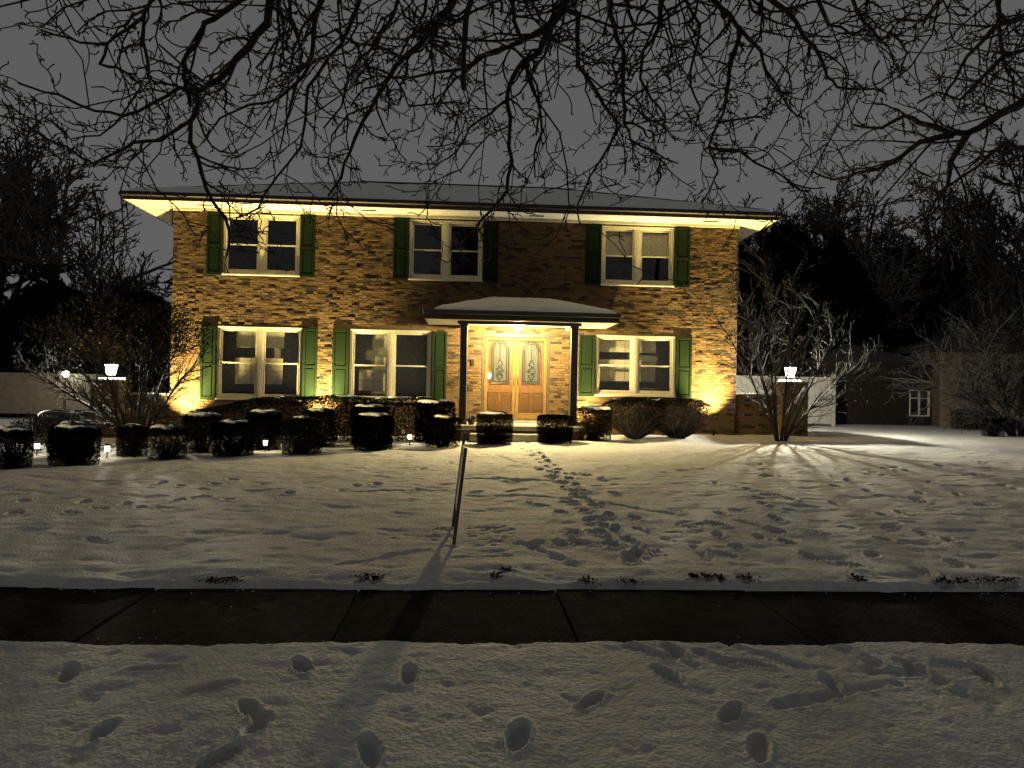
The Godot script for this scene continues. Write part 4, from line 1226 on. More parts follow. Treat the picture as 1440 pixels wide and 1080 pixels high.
# [x, z, width, height, variant, snow share (0 none), label]
const BUSHES := [
	[-7.83, 7.40, 0.62, 0.67, 0, 0.75, "clipped dark boxwood cut off by the left edge of the photo"],
	[-7.04, 6.90, 0.85, 0.69, 1, 0.8, "broad drum boxwood with snowy top between the two leftmost path lights"],
	[-7.72, 5.60, 0.79, 0.68, 0, 0.6, "boxwood mostly hidden behind the broad drum boxwood at left"],
	[-6.69, 5.30, 0.59, 0.61, 2, 0.55, "small boxwood with a knob of snow just right of the second path light"],
	[-5.78, 5.90, 0.74, 0.63, 3, 0.85, "thin twiggy boxwood with lamp light glinting through, below the left house corner"],
	[-5.58, 4.50, 0.83, 0.81, 3, 0.9, "tall snow topped boxwood just behind the glinting twiggy boxwood"],
	[-4.72, 5.20, 0.84, 0.70, 0, 0.7, "drum boxwood in the front row directly left of the third path light"],
	[-4.45, 3.90, 0.76, 0.86, 1, 0.85, "tall snow topped boxwood right behind the third path light"],
	[-3.43, 4.80, 0.84, 0.76, 2, 0.45, "drum boxwood in the front row directly right of the third path light"],
	[-3.36, 3.20, 0.73, 0.87, 3, 0.85, "snow topped boxwood in the back row under the second lower window's shutter"],
	[-2.27, 2.80, 0.92, 0.94, 0, 0.8, "back boxwood whose snowy top shows over the boxwood left of fourth path light"],
	[-2.06, 3.90, 0.91, 0.79, 1, 0.8, "plump boxwood in the front row left of the fourth path light"],
	[-0.76, 2.20, 1.01, 1.04, 2, 0.85, "tallest wide boxwood with thick snow left of the porch"],
	[-0.53, 3.20, 0.84, 0.71, 3, 0.6, "lower boxwood before the left porch post, beside the fourth path light"],
	[0.70, 2.50, 0.90, 0.76, 1, 0.75, "boxwood with thin snow in front of the left door"],
	[2.20, 2.30, 0.90, 0.71, 2, 0.0, "round boxwood without snow in front of the right porch post"],
	[3.27, 1.70, 0.91, 0.86, 3, 0.9, "boxwood with see-through sides right of the porch"],
]

func build_bushes() -> void:
	var kinds := [drum_meshes(1, 13000, 0.4), drum_meshes(2, 13000, 0.6), drum_meshes(3, 12000, 0.3), drum_meshes(4, 7500, 0.7)]
	var k := 0
	for b in BUSHES:
		var o := thing("boxwood", b[6], "bush", Vector3(b[0], ground(b[0], b[1]) - 0.01, b[1]), 0.0, "clipped boxwoods before the house")
		for q in 2:
			var m := part_mesh(["twigs", "foliage"][q], kinds[b[4]][q], o)
			m.scale = Vector3(b[2] / 1.0, b[3], b[2] / 1.0)
			m.rotation.y = k * 1.7
		if b[5] > 0.0:
			var s := MB.new()
			var r: float = b[2] * 0.50 * b[5]
			snow_dome(s, r, r, 0.075, 200 + k)
			part("snow_cap", s, M.snow, o).position = Vector3(0.02 * sin(k * 3.0), b[3] * 0.955, 0.03 * cos(k * 2.0))
		k += 1

func build_hedge() -> void:
	rng.seed = 61
	var o := thing("hedge", "long dark clipped hedge with patches of snow under the left windows", "hedge", Vector3(-3.8, ground(-3.8, 1.3), 1.3))
	var top := func(x: float) -> float:
		return 1.12 - 0.40 * pow(clampf((-x - 0.3) / 2.7, 0.0, 1.0), 1.6) + 0.03 * sin(x * 3.1) - 0.25 * pow(clampf((x - 2.7) / 0.5, 0.0, 1.0), 2.0)
	var fo := MB.new()
	for k in 30000:
		var x := rng.randf_range(-3.05, 3.2)
		var h: float = top.call(x)
		var inset := pow(rng.randf(), 2.2) * 0.2
		var p: Vector3
		var nn: Vector3
		if rng.randf() < 0.42:
			var z := rng.randf_range(-0.42, 0.42)
			p = Vector3(x, h - 0.06 * pow(absf(z) / 0.42, 3.0) - inset, z)
			nn = Vector3.UP
		else:
			var s := 1.0 if rng.randf() < 0.65 else -1.0
			var y := rng.randf()
			p = Vector3(x, y * h * 0.97, s * (0.45 - 0.05 * pow(y, 6.0) + 0.03 * sin(x * 5.0 + y * 4.0) - inset))
			nn = Vector3(0, 0.2, s)
		nn = (nn + rnd_dir() * 0.8).normalized()
		var up := (rnd_dir() + Vector3.UP * 0.5).normalized()
		up = (up - nn * up.dot(nn)).normalized()
		fo.col = leaf_tone(0.4)
		fo.leaf(p, nn, up, rng.randf_range(0.03, 0.05), rng.randf_range(0.018, 0.03))
	part("foliage", fo, M.leaf, o)
	var tw := MB.new()
	for k in 260:
		var x := rng.randf_range(-3.0, 3.1)
		var h: float = top.call(x)
		tw.tube(wiggle(Vector3(x, -0.05, rng.randf_range(-0.15, 0.15)), Vector3(x + rng.randfn(0, 0.15), h * rng.randf_range(0.6, 1.0), rng.randf_range(-0.38, 0.38)), 4, 0.03), taper(5, 0.010, 0.004), 3)
	part("twigs", tw, M.shrub_bark, o)
	for s in [[0.75, 0.30, 0.25], [1.7, 0.22, 0.18], [2.15, 0.38, 0.2], [2.75, 0.25, 0.18], [-0.9, 0.16, 0.12]]:
		var sn := MB.new()
		snow_dome(sn, s[1], s[2], 0.04, int(s[0] * 100))
		var h: float = top.call(s[0])
		part("snow_patch", sn, M.snow, o).position = Vector3(s[0], h - 0.02, 0.12)

func build_vase_shrub(x: float, z: float, w: float, h: float, seed_: int, label: String) -> void:
	rng.seed = seed_
	var o := thing("flared_shrub", label, "bush", Vector3(x, ground(x, z) - 0.01, z), 0.0, "flared shrubs right of the porch")
	var st := MB.new()
	var fo := MB.new()
	for k in 85:
		var a := rng.randf() * TAU
		var q := sqrt(rng.randf())
		var tip := Vector3(cos(a) * q * w * 0.47, h * rng.randf_range(0.72, 0.96), sin(a) * q * w * 0.36)
		var b := Vector3(cos(a) * 0.10 * q, -0.03, sin(a) * 0.10 * q)
		var mid := Vector3(tip.x * 0.92, h * 0.40, tip.z * 0.92) + rnd_dir() * 0.03
		var p := PackedVector3Array([b, b.lerp(mid, 0.55) + Vector3(0, -0.03, 0) + rnd_dir() * 0.02, mid, mid.lerp(tip, 0.5) + rnd_dir() * 0.03, tip])
		st.tube(p, taper(5, 0.015, 0.006), 4)
		for e in 7:
			var c := p[2].lerp(p[4], rng.randf())
			var t := c + (rnd_dir() + Vector3(cos(a) * 0.4, 0.5, sin(a) * 0.4)) * 0.13
			st.tube(PackedVector3Array([c, c.lerp(t, 0.5) + rnd_dir() * 0.012, t]), taper(3, 0.004, 0.002), 3)
	for k in 7000:
		var a := rng.randf() * TAU
		var y := 1.0 - pow(rng.randf(), 1.6) * 0.80
		var r := pow(clampf((y - 0.02) / 0.60, 0.0, 1.0), 0.32) if y < 0.62 else sqrt(maxf(0.0, 1.0 - pow((y - 0.62) / 0.42, 2.4)))
		var inset := pow(rng.randf(), 1.6) * 0.35
		var p := Vector3(cos(a) * r * w * 0.5 * (1.0 - inset), y * h, sin(a) * r * w * 0.38 * (1.0 - inset))
		if rng.randf() < 0.35:
			var q := sqrt(rng.randf())
			p = Vector3(cos(a) * q * w * 0.46, h * (0.99 - 0.16 * pow(q, 3.0) - 0.1 * inset), sin(a) * q * w * 0.35)
		var nn := (Vector3(cos(a), 0.5, sin(a)) + rnd_dir() * 0.9).normalized()
		var up := (rnd_dir() + Vector3.UP * 0.6).normalized()
		up = (up - nn * up.dot(nn)).normalized()
		fo.col = leaf_tone(0.5)
		fo.leaf(p, nn, up, rng.randf_range(0.025, 0.045), rng.randf_range(0.014, 0.024))
	part("stems", st, M.shrub_bark, o)
	part("foliage", fo, M.leaf, o)
	for s in [[-0.15, 0.35, 0.14], [0.25, 0.2, 0.1]]:
		var sn := MB.new()
		snow_dome(sn, s[1], s[2], 0.03, seed_ + int(s[0] * 100))
		part("snow_patch", sn, M.snow, o).position = Vector3(s[0] * w, h * 0.965, 0.05)

# grows one branch and its side shoots; thick wood goes to `wood`, the last levels to `twig`
func grow(wood: MB, twig: MB, p0: Vector3, d0: Vector3, length: float, r0: float, level: int, P: Dictionary) -> void:
	var segs: int = P.segs[level]
	var p := PackedVector3Array([p0])
	var r := PackedFloat32Array([r0])
	var d := d0
	var r1: float = maxf(r0 * P.taper, P.rmin)
	for k in segs:
		d = (d + rnd_dir() * P.wob[level] + Vector3(0, P.up[level], 0)).normalized()
		p.append(p[-1] + d * length / segs)
		r.append(lerpf(r0, r1, float(k + 1) / segs))
	var to := wood if level <= P.wood else twig
	to.tube(p, r, 7 if r0 > 0.1 else (5 if r0 > 0.02 else 3))
	if level + 1 >= P.segs.size(): return
	var m: int = P.kids[level]
	for k in m:
		var t: float = lerpf(P.start[level], 1.0, (k + rng.randf()) / m)
		var s := t * segs
		var i := mini(int(s), segs - 1)
		var q := p[i].lerp(p[i + 1], s - i)
		var td := (p[i + 1] - p[i]).normalized()
		var side := rnd_dir()
		side = (side - td * side.dot(td)).normalized()
		var ang: float = P.ang[level] * rng.randf_range(0.7, 1.3)
		var cd := (td * cos(ang) + side * sin(ang)).normalized()
		var cl: float = length * P.ratio[level] * rng.randf_range(0.65, 1.2) * (1.15 - 0.45 * t)
		grow(wood, twig, q, cd, cl, maxf(lerpf(r0, r1, t) * P.rr, P.rmin), level + 1, P)

func limb_points(a: Array) -> PackedVector3Array:
	var p := PackedVector3Array()
	for k in range(0, a.size(), 3): p.append(Vector3(a[k], a[k + 1], a[k + 2]))
	return p

func hanging_branch(tree: Node3D, row: Array, hub: Array, P: Dictionary) -> void:
	var p := limb_points(row[3])
	if row[2] == 0:                                                          # runs back, out of the picture, to the scaffold of the tree
		var best: Vector3 = hub[0]
		for h in hub:
			if h.distance_to(p[0]) < best.distance_to(p[0]): best = h
		var d := (p[0] - p[1]).normalized()
		var q := PackedVector3Array([best, best.lerp(p[0] + d * 0.5, 0.4) + Vector3(0, 0.25, 0), p[0] + d * 0.45])
		q.append_array(p)
		p = q
	# finer, crooked points between the given ones
	var f := PackedVector3Array()
	for k in p.size() - 1:
		f.append(p[k])
		if p[k].distance_to(p[k + 1]) > 0.12: f.append(p[k].lerp(p[k + 1], 0.5) + rnd_dir() * p[k].distance_to(p[k + 1]) * 0.06)
	f.append(p[-1])
	var n := f.size()
	var r := PackedFloat32Array()
	for k in n: r.append(lerpf(row[0] * (1.2 if row[2] == 0 else 1.0), row[1] * 1.1, pow(float(k) / (n - 1), 0.8)) * rng.randf_range(0.92, 1.1))
	var wood := MB.new()
	wood.tube(f, r, 7)
	for k in range(1 if row[2] else 4, n):
		var seg := f[k] - f[k - 1]
		var m: float = seg.length() / P.every
		var cnt := int(m) + (1 if rng.randf() < m - int(m) else 0)
		for q in cnt:
			var t := rng.randf()
			var td := seg.normalized()
			var side := rnd_dir()
			side = (side - td * side.dot(td)).normalized()
			var a := rng.randf_range(0.5, 1.25)
			var cd := (td * cos(a) + side * sin(a) + Vector3(0, P.droop, 0)).normalized()
			var L: float = P.len * exp(rng.randfn(0, 0.5)) * (1.0 - 0.4 * float(k) / n)
			grow(wood, wood, f[k - 1].lerp(f[k], t), cd, L, minf(r[k] * 0.6, P.r), 0, P)
	part("branch", wood, M.bark, tree)

func build_street_tree() -> void:
	rng.seed = 2024
	var o := thing("street_tree", "large bare tree whose dark branches hang over the whole sky", "tree", Vector3.ZERO)
	var tr := MB.new()
	tr.tube(PackedVector3Array([Vector3(1.7, -0.55, 23.3), Vector3(1.68, -0.2, 23.3), Vector3(1.62, 1.2, 23.25), Vector3(1.6, 2.6, 23.2), Vector3(1.5, 3.4, 23.0)]), PackedFloat32Array([0.42, 0.31, 0.26, 0.24, 0.22]), 14)
	var hub := [Vector3(-1.2, 4.95, 17.6), Vector3(0.1, 5.2, 17.4), Vector3(1.1, 5.2, 17.4), Vector3(2.5, 5.0, 17.6)]
	for h in hub:
		var c := Vector3(1.5, 3.3, 23.0)
		var p := PackedVector3Array()
		for k in 9:
			var t := k / 8.0
			p.append(c.lerp(h, t) + Vector3(0, sin(t * PI) * 0.5, 0) + rnd_dir() * 0.06)
		tr.tube(p, taper(9, 0.17, 0.055), 9)
	part("trunk", tr, M.bark, o)
	var P := {"segs": [6, 4, 2], "wob": [0.52, 0.5, 0.4], "up": [-0.02, 0.0, 0.04], "kids": [6, 1], "start": [0.1, 0.3], "ang": [0.95, 0.9], "ratio": [0.24, 0.36], "rr": 0.66, "taper": 0.5, "rmin": 0.0046, "wood": 9, "every": 0.14, "droop": -0.08, "len": 0.68, "r": 0.013}
	for row in STREET_LIMBS: hanging_branch(o, row, hub, P)
	var Q := {"trunk": 0.5, "segs": [6, 5, 4, 3, 2], "wob": [0.08, 0.2, 0.26, 0.3, 0.3], "up": [0.02, 0.05, 0.04, 0.04, 0.03], "kids": [11, 9, 7, 5], "start": [0.12, 0.15, 0.15, 0.15], "ang": [0.95, 0.7, 0.7, 0.7], "ratio": [0.85, 0.55, 0.48, 0.45], "rr": 0.5, "taper": 0.4, "rmin": 0.016, "wood": 1}
	var wood := MB.new()
	var twig := MB.new()
	grow(wood, twig, Vector3(1.5, 3.3, 23.0), Vector3(0.05, 1.0, -0.05).normalized(), 6.5, 0.2, 0, Q)
	part("bough", wood, M.bark, o)
	part("crown", twig, M.bark, o)

func build_side_tree() -> void:
	rng.seed = 808
	var o := thing("lawn_tree", "bare tree reaching its boughs in from the right edge", "tree", Vector3.ZERO)
	var tr := MB.new()
	var base := Vector3(9.6, ground(9.6, 12.2) - 0.1, 12.2)
	tr.tube(PackedVector3Array([base, base + Vector3(0, 0.4, 0), base + Vector3(-0.1, 2.0, 0), base + Vector3(-0.3, 3.6, 0), base + Vector3(-0.9, 5.0, 0.1), base + Vector3(-1.3, 6.6, 0.2), base + Vector3(-1.2, 8.2, 0.2)]), PackedFloat32Array([0.38, 0.28, 0.24, 0.22, 0.17, 0.11, 0.04]), 12)
	part("trunk", tr, M.bark, o)
	var P := {"segs": [6, 4, 2], "wob": [0.3, 0.36, 0.4], "up": [0.03, 0.05, 0.05], "kids": [6, 2], "start": [0.12, 0.2], "ang": [0.85, 0.8], "ratio": [0.34, 0.4], "rr": 0.64, "taper": 0.45, "rmin": 0.0062, "wood": 9, "every": 0.17, "droop": 0.0, "len": 0.95, "r": 0.019}
	var hub := [base + Vector3(-0.3, 3.7, 0), base + Vector3(-0.9, 5.0, 0.1), base + Vector3(-1.2, 6.2, 0.2)]
	for row in SIDE_LIMBS: hanging_branch(o, row, hub, P)

# multi-stemmed garden shrubs; stems: [tip offset, radius]
func build_stem_shrub(called: String, label: String, at: Vector3, stems: Array, P: Dictionary, seed_: int, leaves: int, crown: Array) -> void:
	rng.seed = seed_
	var o := thing(called, label, "shrub", at)
	var tw := MB.new()
	for s in stems:
		var w := MB.new()
		var tip: Vector3 = s[0]
		var p := PackedVector3Array()
		var b := Vector3(tip.x, 0, tip.z).normalized() * 0.10 + Vector3(rng.randfn(0, 0.04), -0.05, rng.randfn(0, 0.04))
		for k in 9:
			var t := k / 8.0
			p.append(b.lerp(tip, t) + Vector3(0, sin(t * PI) * tip.length() * 0.05, 0) + rnd_dir() * 0.035 * (1.0 if k > 0 and k < 8 else 0.0))
		w.tube(p, taper(9, s[1], s[1] * 0.35), 6)
		part("stem", w, M.shrub_bark, o)
		for k in range(2, 9):
			for q in int(P.per):
				var td := (p[k] - p[k - 1]).normalized()
				var side := rnd_dir()
				side = (side - td * side.dot(td)).normalized()
				var a := rng.randf_range(0.4, 1.0)
				grow(tw, tw, p[k - 1].lerp(p[k], rng.randf()), (td * cos(a) + side * sin(a)).normalized(), P.len * rng.randf_range(0.5, 1.3), s[1] * 0.42, 0, P)
	part("twigs", tw, M.shrub_bark, o)
	if leaves > 0:
		var fo := MB.new()
		var c: Vector3 = crown[0]
		var R: Vector3 = crown[1]
		var nz := FastNoiseLite.new()
		nz.seed = seed_; nz.frequency = 0.9
		var made := 0
		while made < leaves:
			var p := rnd_dir() * pow(rng.randf(), 0.4)
			var q := c + Vector3(p.x * R.x, p.y * R.y, p.z * R.z)
			if nz.get_noise_3dv(q) + rng.randf() * 0.5 < 0.05: continue
			made += 1
			var nn := rnd_dir()
			var up := (rnd_dir() + Vector3.DOWN * 0.8).normalized()
			up = (up - nn * up.dot(nn)).normalized()
			fo.col = Color(0.06, 0.045, 0.025).lerp(Color(0.11, 0.075, 0.04), rng.randf())
			fo.leaf(q, nn, up, rng.randf_range(0.03, 0.06), rng.randf_range(0.018, 0.032))
		part("foliage", fo, M.leaf, o)

func build_shrubs() -> void:
	var P := {"segs": [5, 3, 2], "wob": [0.22, 0.3, 0.3], "up": [0.06, 0.06, 0.05], "kids": [5, 3], "start": [0.2, 0.2], "ang": [0.6, 0.7], "ratio": [0.45, 0.45], "rr": 0.6, "taper": 0.4, "rmin": 0.0035, "wood": 9, "per": 2, "len": 1.0}
	# right: vase of straight stems before the lantern
	var st := []
	for s in [[-1.75, 3.3, -0.2, 0.030], [-1.35, 4.3, 0.1, 0.032], [-0.95, 3.6, -0.3, 0.028], [-0.62, 4.6, 0.3, 0.030], [-0.3, 3.9, -0.2, 0.026], [0.1, 4.2, 0.4, 0.028], [0.45, 3.4, -0.3, 0.026], [0.9, 3.6, 0.2, 0.028], [1.4, 2.6, -0.1, 0.030], [1.75, 2.0, 0.25, 0.032], [1.5, 1.7, 0.5, 0.026], [-1.1, 2.6, 0.6, 0.024]]:
		st.append([Vector3(s[0], s[1], s[2]), s[3]])
	build_stem_shrub("vase_shrub", "tall bare many stemmed shrub standing before the right lantern pillar", Vector3(8.05, ground(8.05, 1.9), 1.9), st, P, 31, 500, [Vector3(0.0, 2.4, 0.2), Vector3(1.8, 1.1, 0.6)])
	# left: low spreading shrub with a thick crown
	st = []
	for s in [[-2.6, 1.75, 0.2, 0.045], [-1.9, 2.2, -0.3, 0.045], [-1.2, 2.6, 0.3, 0.042], [-0.5, 2.9, -0.2, 0.040], [0.2, 2.8, 0.3, 0.038], [0.9, 2.5, -0.1, 0.040], [1.45, 2.0, 0.3, 0.042], [-1.6, 1.5, 0.6, 0.034], [0.5, 2.2, 0.5, 0.03]]:
		st.append([Vector3(s[0], s[1], s[2]), s[3]])
	P.per = 3
	P.len = 0.85
	P.ang = [0.8, 0.8]
	build_stem_shrub("spreading_shrub", "spreading crooked shrub with dense dark crown before the left lantern", Vector3(-7.95, ground(-7.95, 2.0), 2.0), st, P, 32, 24000, [Vector3(-0.45, 2.75, 0.1), Vector3(2.3, 0.85, 1.1)])
	# far right, by the neighbour's wall
	st = []
	for s in [[-2.9, 1.7, 0.1, 0.05], [-2.2, 2.5, -0.4, 0.05], [-1.5, 3.0, 0.3, 0.05], [-0.8, 3.3, -0.2, 0.05], [0.0, 3.5, 0.3, 0.05], [0.7, 3.2, -0.3, 0.05], [1.5, 2.8, 0.2, 0.05], [2.3, 2.2, 0.0, 0.05], [-2.0, 1.4, 0.7, 0.04]]:
		st.append([Vector3(s[0], s[1], s[2]), s[3]])
	P.per = 4
	P.len = 1.35
	P.up = [0.02, 0.02, 0.0]
	P.rmin = 0.005
	build_stem_shrub("spreading_shrub", "wide bare fine twigged shrub before the neighbour's pale brick wall", Vector3(16.9, ground(16.9, -1.5), -1.5), st, P, 33, 2500, [Vector3(-0.6, 2.7, 0), Vector3(3.0, 1.0, 1.4)])
	# scruffy bush and low evergreens at the edges
	st = []
	for k in 14:
		var a := TAU * k / 14.0
		st.append([Vector3(cos(a) * 0.6, 0.55 + 0.15 * sin(k * 2.3), sin(a) * 0.4), 0.008])
	P.per = 2
	P.len = 0.28
	P.rmin = 0.003
	build_stem_shrub("scrub_bush", "scruffy bare brown bush behind the leftmost boxwoods", Vector3(-8.75, ground(-8.75, 4.6), 4.6), st, P, 34, 1500, [Vector3(0, 0.45, 0), Vector3(0.75, 0.35, 0.5)])
	var low := drum_meshes(9, 6000, 0.3)
	for b in [[18.6, -6.2, 1.5, 0.75, "low wide evergreen bush at the foot of the neighbour's wall"], [15.9, -1.2, 0.7, 0.55, "small dark bush beside the far right shrub"], [19.9, -6.0, 0.8, 0.5, "tiny dark bush right of the low wide evergreen"]]:
		var o := thing("evergreen_bush", b[4], "bush", Vector3(b[0], ground(b[0], b[1]) - 0.01, b[1]))
		for q in 2: part_mesh(["twigs", "foliage"][q], low[q], o).scale = Vector3(b[2], b[3], b[2] * 0.7)

func background_tree(seed_: int, H: float, P: Dictionary) -> Array:         # [trunk, crown] meshes of a bare tree H metres tall, foot at the origin
	rng.seed = seed_
	var wood := MB.new()
	var twig := MB.new()
	grow(wood, twig, Vector3(0, -0.1, 0), Vector3.UP, H * P.trunk, H * 0.024, 0, P)
	return [wood.mesh(M.bark), twig.mesh(M.bark)]

func build_background_trees() -> void:
	var P := {"trunk": 0.55, "segs": [6, 5, 4, 3, 2], "wob": [0.07, 0.16, 0.22, 0.26, 0.3], "up": [0.02, 0.05, 0.05, 0.04, 0.03], "kids": [10, 8, 6, 5], "start": [0.3, 0.2, 0.15, 0.15], "ang": [0.62, 0.6, 0.6, 0.65], "ratio": [0.75, 0.52, 0.46, 0.42], "rr": 0.55, "taper": 0.4, "rmin": 0.021, "wood": 1}
	var kinds := [background_tree(301, 12.0, P)]
	P.ang = [0.85, 0.7, 0.7, 0.7]
	P.wob = [0.1, 0.22, 0.28, 0.3, 0.3]
	kinds.append(background_tree(302, 12.0, P))
	P.trunk = 0.28
	P.start = [0.25, 0.2, 0.15, 0.15]
	P.ratio = [1.5, 0.5, 0.46, 0.42]
	P.ang = [0.5, 0.5, 0.55, 0.6]
	kinds.append(background_tree(303, 12.0, P))
	var left := "bare trees behind the left fence"
	var right := "bare trees in the dark wood right of the house"
	for t in [
		[-25.0, -22.0, 1.56, 0, 0.3, "tallest bare tree at the far left edge behind the fence", left],
		[-20.6, -20.0, 1.36, 1, 1.1, "bare tree with a broad crown left of the house eave", left],
		[-17.4, -23.0, 0.95, 2, 2.0, "shorter bare tree nearest the left house corner", left],
		[-29.5, -26.0, 1.54, 1, 2.9, "bare tree half cut by the left edge behind the tallest one", left],
		[-22.8, -30.0, 1.25, 2, 4.0, "bare tree farthest back between the left trees", left],
		[12.3, -21.0, 1.2, 2, 0.5, "bare tree rising behind the right end of the roof", ""],
		[32.0, -20.0, 1.66, 0, 4.4, "tall bare tree with a dark trunk near the right edge", right],
		[27.5, -17.0, 1.22, 1, 5.2, "bare tree with crooked boughs over the far right shrub", right]]:
		add_tree(kinds, t)
	for t in [[15.8, -17.0, 1.10, 2, 1.4], [18.3, -19.5, 1.22, 0, 2.6], [20.6, -16.5, 1.13, 2, 3.3], [22.8, -21.0, 1.28, 1, 0.2], [24.6, -15.0, 1.08, 2, 4.8], [17.0, -26.0, 1.28, 1, 5.9], [21.5, -28.0, 1.38, 0, 1.9], [26.5, -27.0, 1.41, 2, 0.9], [30.0, -29.0, 1.47, 1, 3.0], [14.4, -24.0, 1.09, 0, 4.1], [36.0, -26.0, 1.54, 2, 2.2]]:
		add_tree(kinds, t + ["bare tree in the dark wood to the right of the house", right])
	var mm := MultiMesh.new()
	mm.transform_format = MultiMesh.TRANSFORM_3D
	mm.mesh = kinds[2][1]
	var xf := []
	rng.seed = 17
	for k in 240:
		var x := rng.randf_range(-75, 85)
		if x > -16 and x < 12: continue
		xf.append(Transform3D(Basis(Vector3.UP, rng.randf() * TAU).scaled(Vector3(1, rng.randf_range(0.7, 1.0), 1) * rng.randf_range(0.7, 0.95)), Vector3(x, 0.0, rng.randf_range(-62, -34))))
	mm.instance_count = xf.size()
	for k in xf.size(): mm.set_instance_transform(k, xf[k])
	var mi := MultiMeshInstance3D.new()
	mi.name = "far_wood"
	mi.multimesh = mm
	mi.set_meta("kind", "stuff")
	mi.set_meta("label", "far bare wood closing the view on both sides")
	mi.set_meta("category", "wood")
	add_child(mi)

func build_evergreens() -> void:
	rng.seed = 515
	var fo := MB.new()
	for k in 26000:
		var a := rng.randf() * TAU
		var y := rng.randf()
		var r := 0.5 * pow(1.0 - y, 0.36) * (0.6 + 0.4 * absf(sin(y * 9.0 + a * 3.0) * cos(y * 5.0 - a * 2.0))) * (1.0 - pow(rng.randf(), 2.0) * 0.5)
		var nn := (Vector3(cos(a), 0.4, sin(a)) + rnd_dir() * 0.8).normalized()
		var up := (Vector3(cos(a), -0.5, sin(a)) + rnd_dir() * 0.5).normalized()
		up = (up - nn * up.dot(nn)).normalized()
		fo.col = Color(0.035, 0.05, 0.025).lerp(Color(0.06, 0.07, 0.035), rng.randf())
		fo.leaf(Vector3(cos(a) * r, 0.02 + y * 0.98, sin(a) * r), nn, up, rng.randf_range(0.02, 0.05), 0.02)
	var crown := fo.mesh(M.leaf)
	var tr := MB.new()
	tr.tube(PackedVector3Array([Vector3(0, -0.02, 0), Vector3(0.004, 0.4, 0), Vector3(0, 0.95, 0)]), taper(3, 0.022, 0.004), 8)
	var trunk := tr.mesh(M.bark)
	for t in [[-21.5, -13.0, 6.2, 6.2, "dark evergreen behind the beige fence at the far left"], [-17.6, -12.5, 6.0, 5.6, "dark evergreen behind the beige fence, second from the left"], [-14.2, -13.5, 5.4, 5.4, "dark evergreen behind the fence near the left house corner"], [-25.5, -14.0, 7.0, 7.2, "dark evergreen cut by the left edge of the photo"],
			[11.6, -12.5, 5.4, 8.2, "dark evergreen behind the right house corner"], [14.4, -13.0, 5.4, 8.8, "dark evergreen above the white board fence"], [17.6, -14.5, 6.0, 8.4, "dark evergreen above the low outbuilding"], [21.4, -16.0, 6.4, 8.6, "dark evergreen beside the neighbour's roof"], [26.5, -19.5, 7.0, 8.8, "dark evergreen behind the neighbour's roof at right"]]:
		var o := thing("evergreen_tree", t[4], "tree", Vector3(t[0], ground(t[0], t[1]), t[1]), t[0], "dark evergreens in the background")
		part_mesh("trunk", trunk, o).scale = Vector3(t[2], t[3], t[2])
		part_mesh("crown", crown, o).scale = Vector3(t[2], t[3], t[2])

func add_tree(kinds: Array, t: Array) -> void:
	var o := thing("bare_tree", t[5], "tree", Vector3(t[0], ground(t[0], t[1]), t[1]), t[4], t[6])
	for q in 2: part_mesh(["trunk", "crown"][q], kinds[t[3]][q], o).scale = Vector3.ONE * t[2]

# ---------------------------------------------------------------- fences, neighbour, small things
func build_fence(at: Vector3, length: float, turn: float, height: float, m: Material, label: String) -> void:
	var o := thing("fence", label, "fence", at, turn)
	var n := int(ceil(length / 2.4))
	for k in n + 1:
		var x := minf(k * 2.4, length)
		var ps := MB.new()
		ps.box(Vector3(x - 0.065, -0.2, -0.065), Vector3(x + 0.065, height + 0.06, 0.065), 0.01)
		ps.box(Vector3(x - 0.08, height + 0.061, -0.08), Vector3(x + 0.08, height + 0.09, 0.08), 0.012)
		part("post", ps, m, o)
		if k == n: break
		var x1 := minf((k + 1) * 2.4, length) - 0.066
		var x0 := x + 0.066
		boxpart("rail", Vector3(x0, height - 0.12, -0.03), Vector3(x1, height - 0.01, 0.03), m, o, 0.006)
		boxpart("rail", Vector3(x0, 0.06, -0.03), Vector3(x1, 0.17, 0.03), m, o, 0.006)
		var bn := int((x1 - x0) / 0.19)
		for b in bn:
			var a := lerpf(x0, x1, float(b) / bn)
			var e := lerpf(x0, x1, float(b + 1) / bn)
			boxpart("board", Vector3(a + 0.002, 0.171, -0.012), Vector3(e - 0.002, height - 0.121, 0.012), m, o, 0.003)

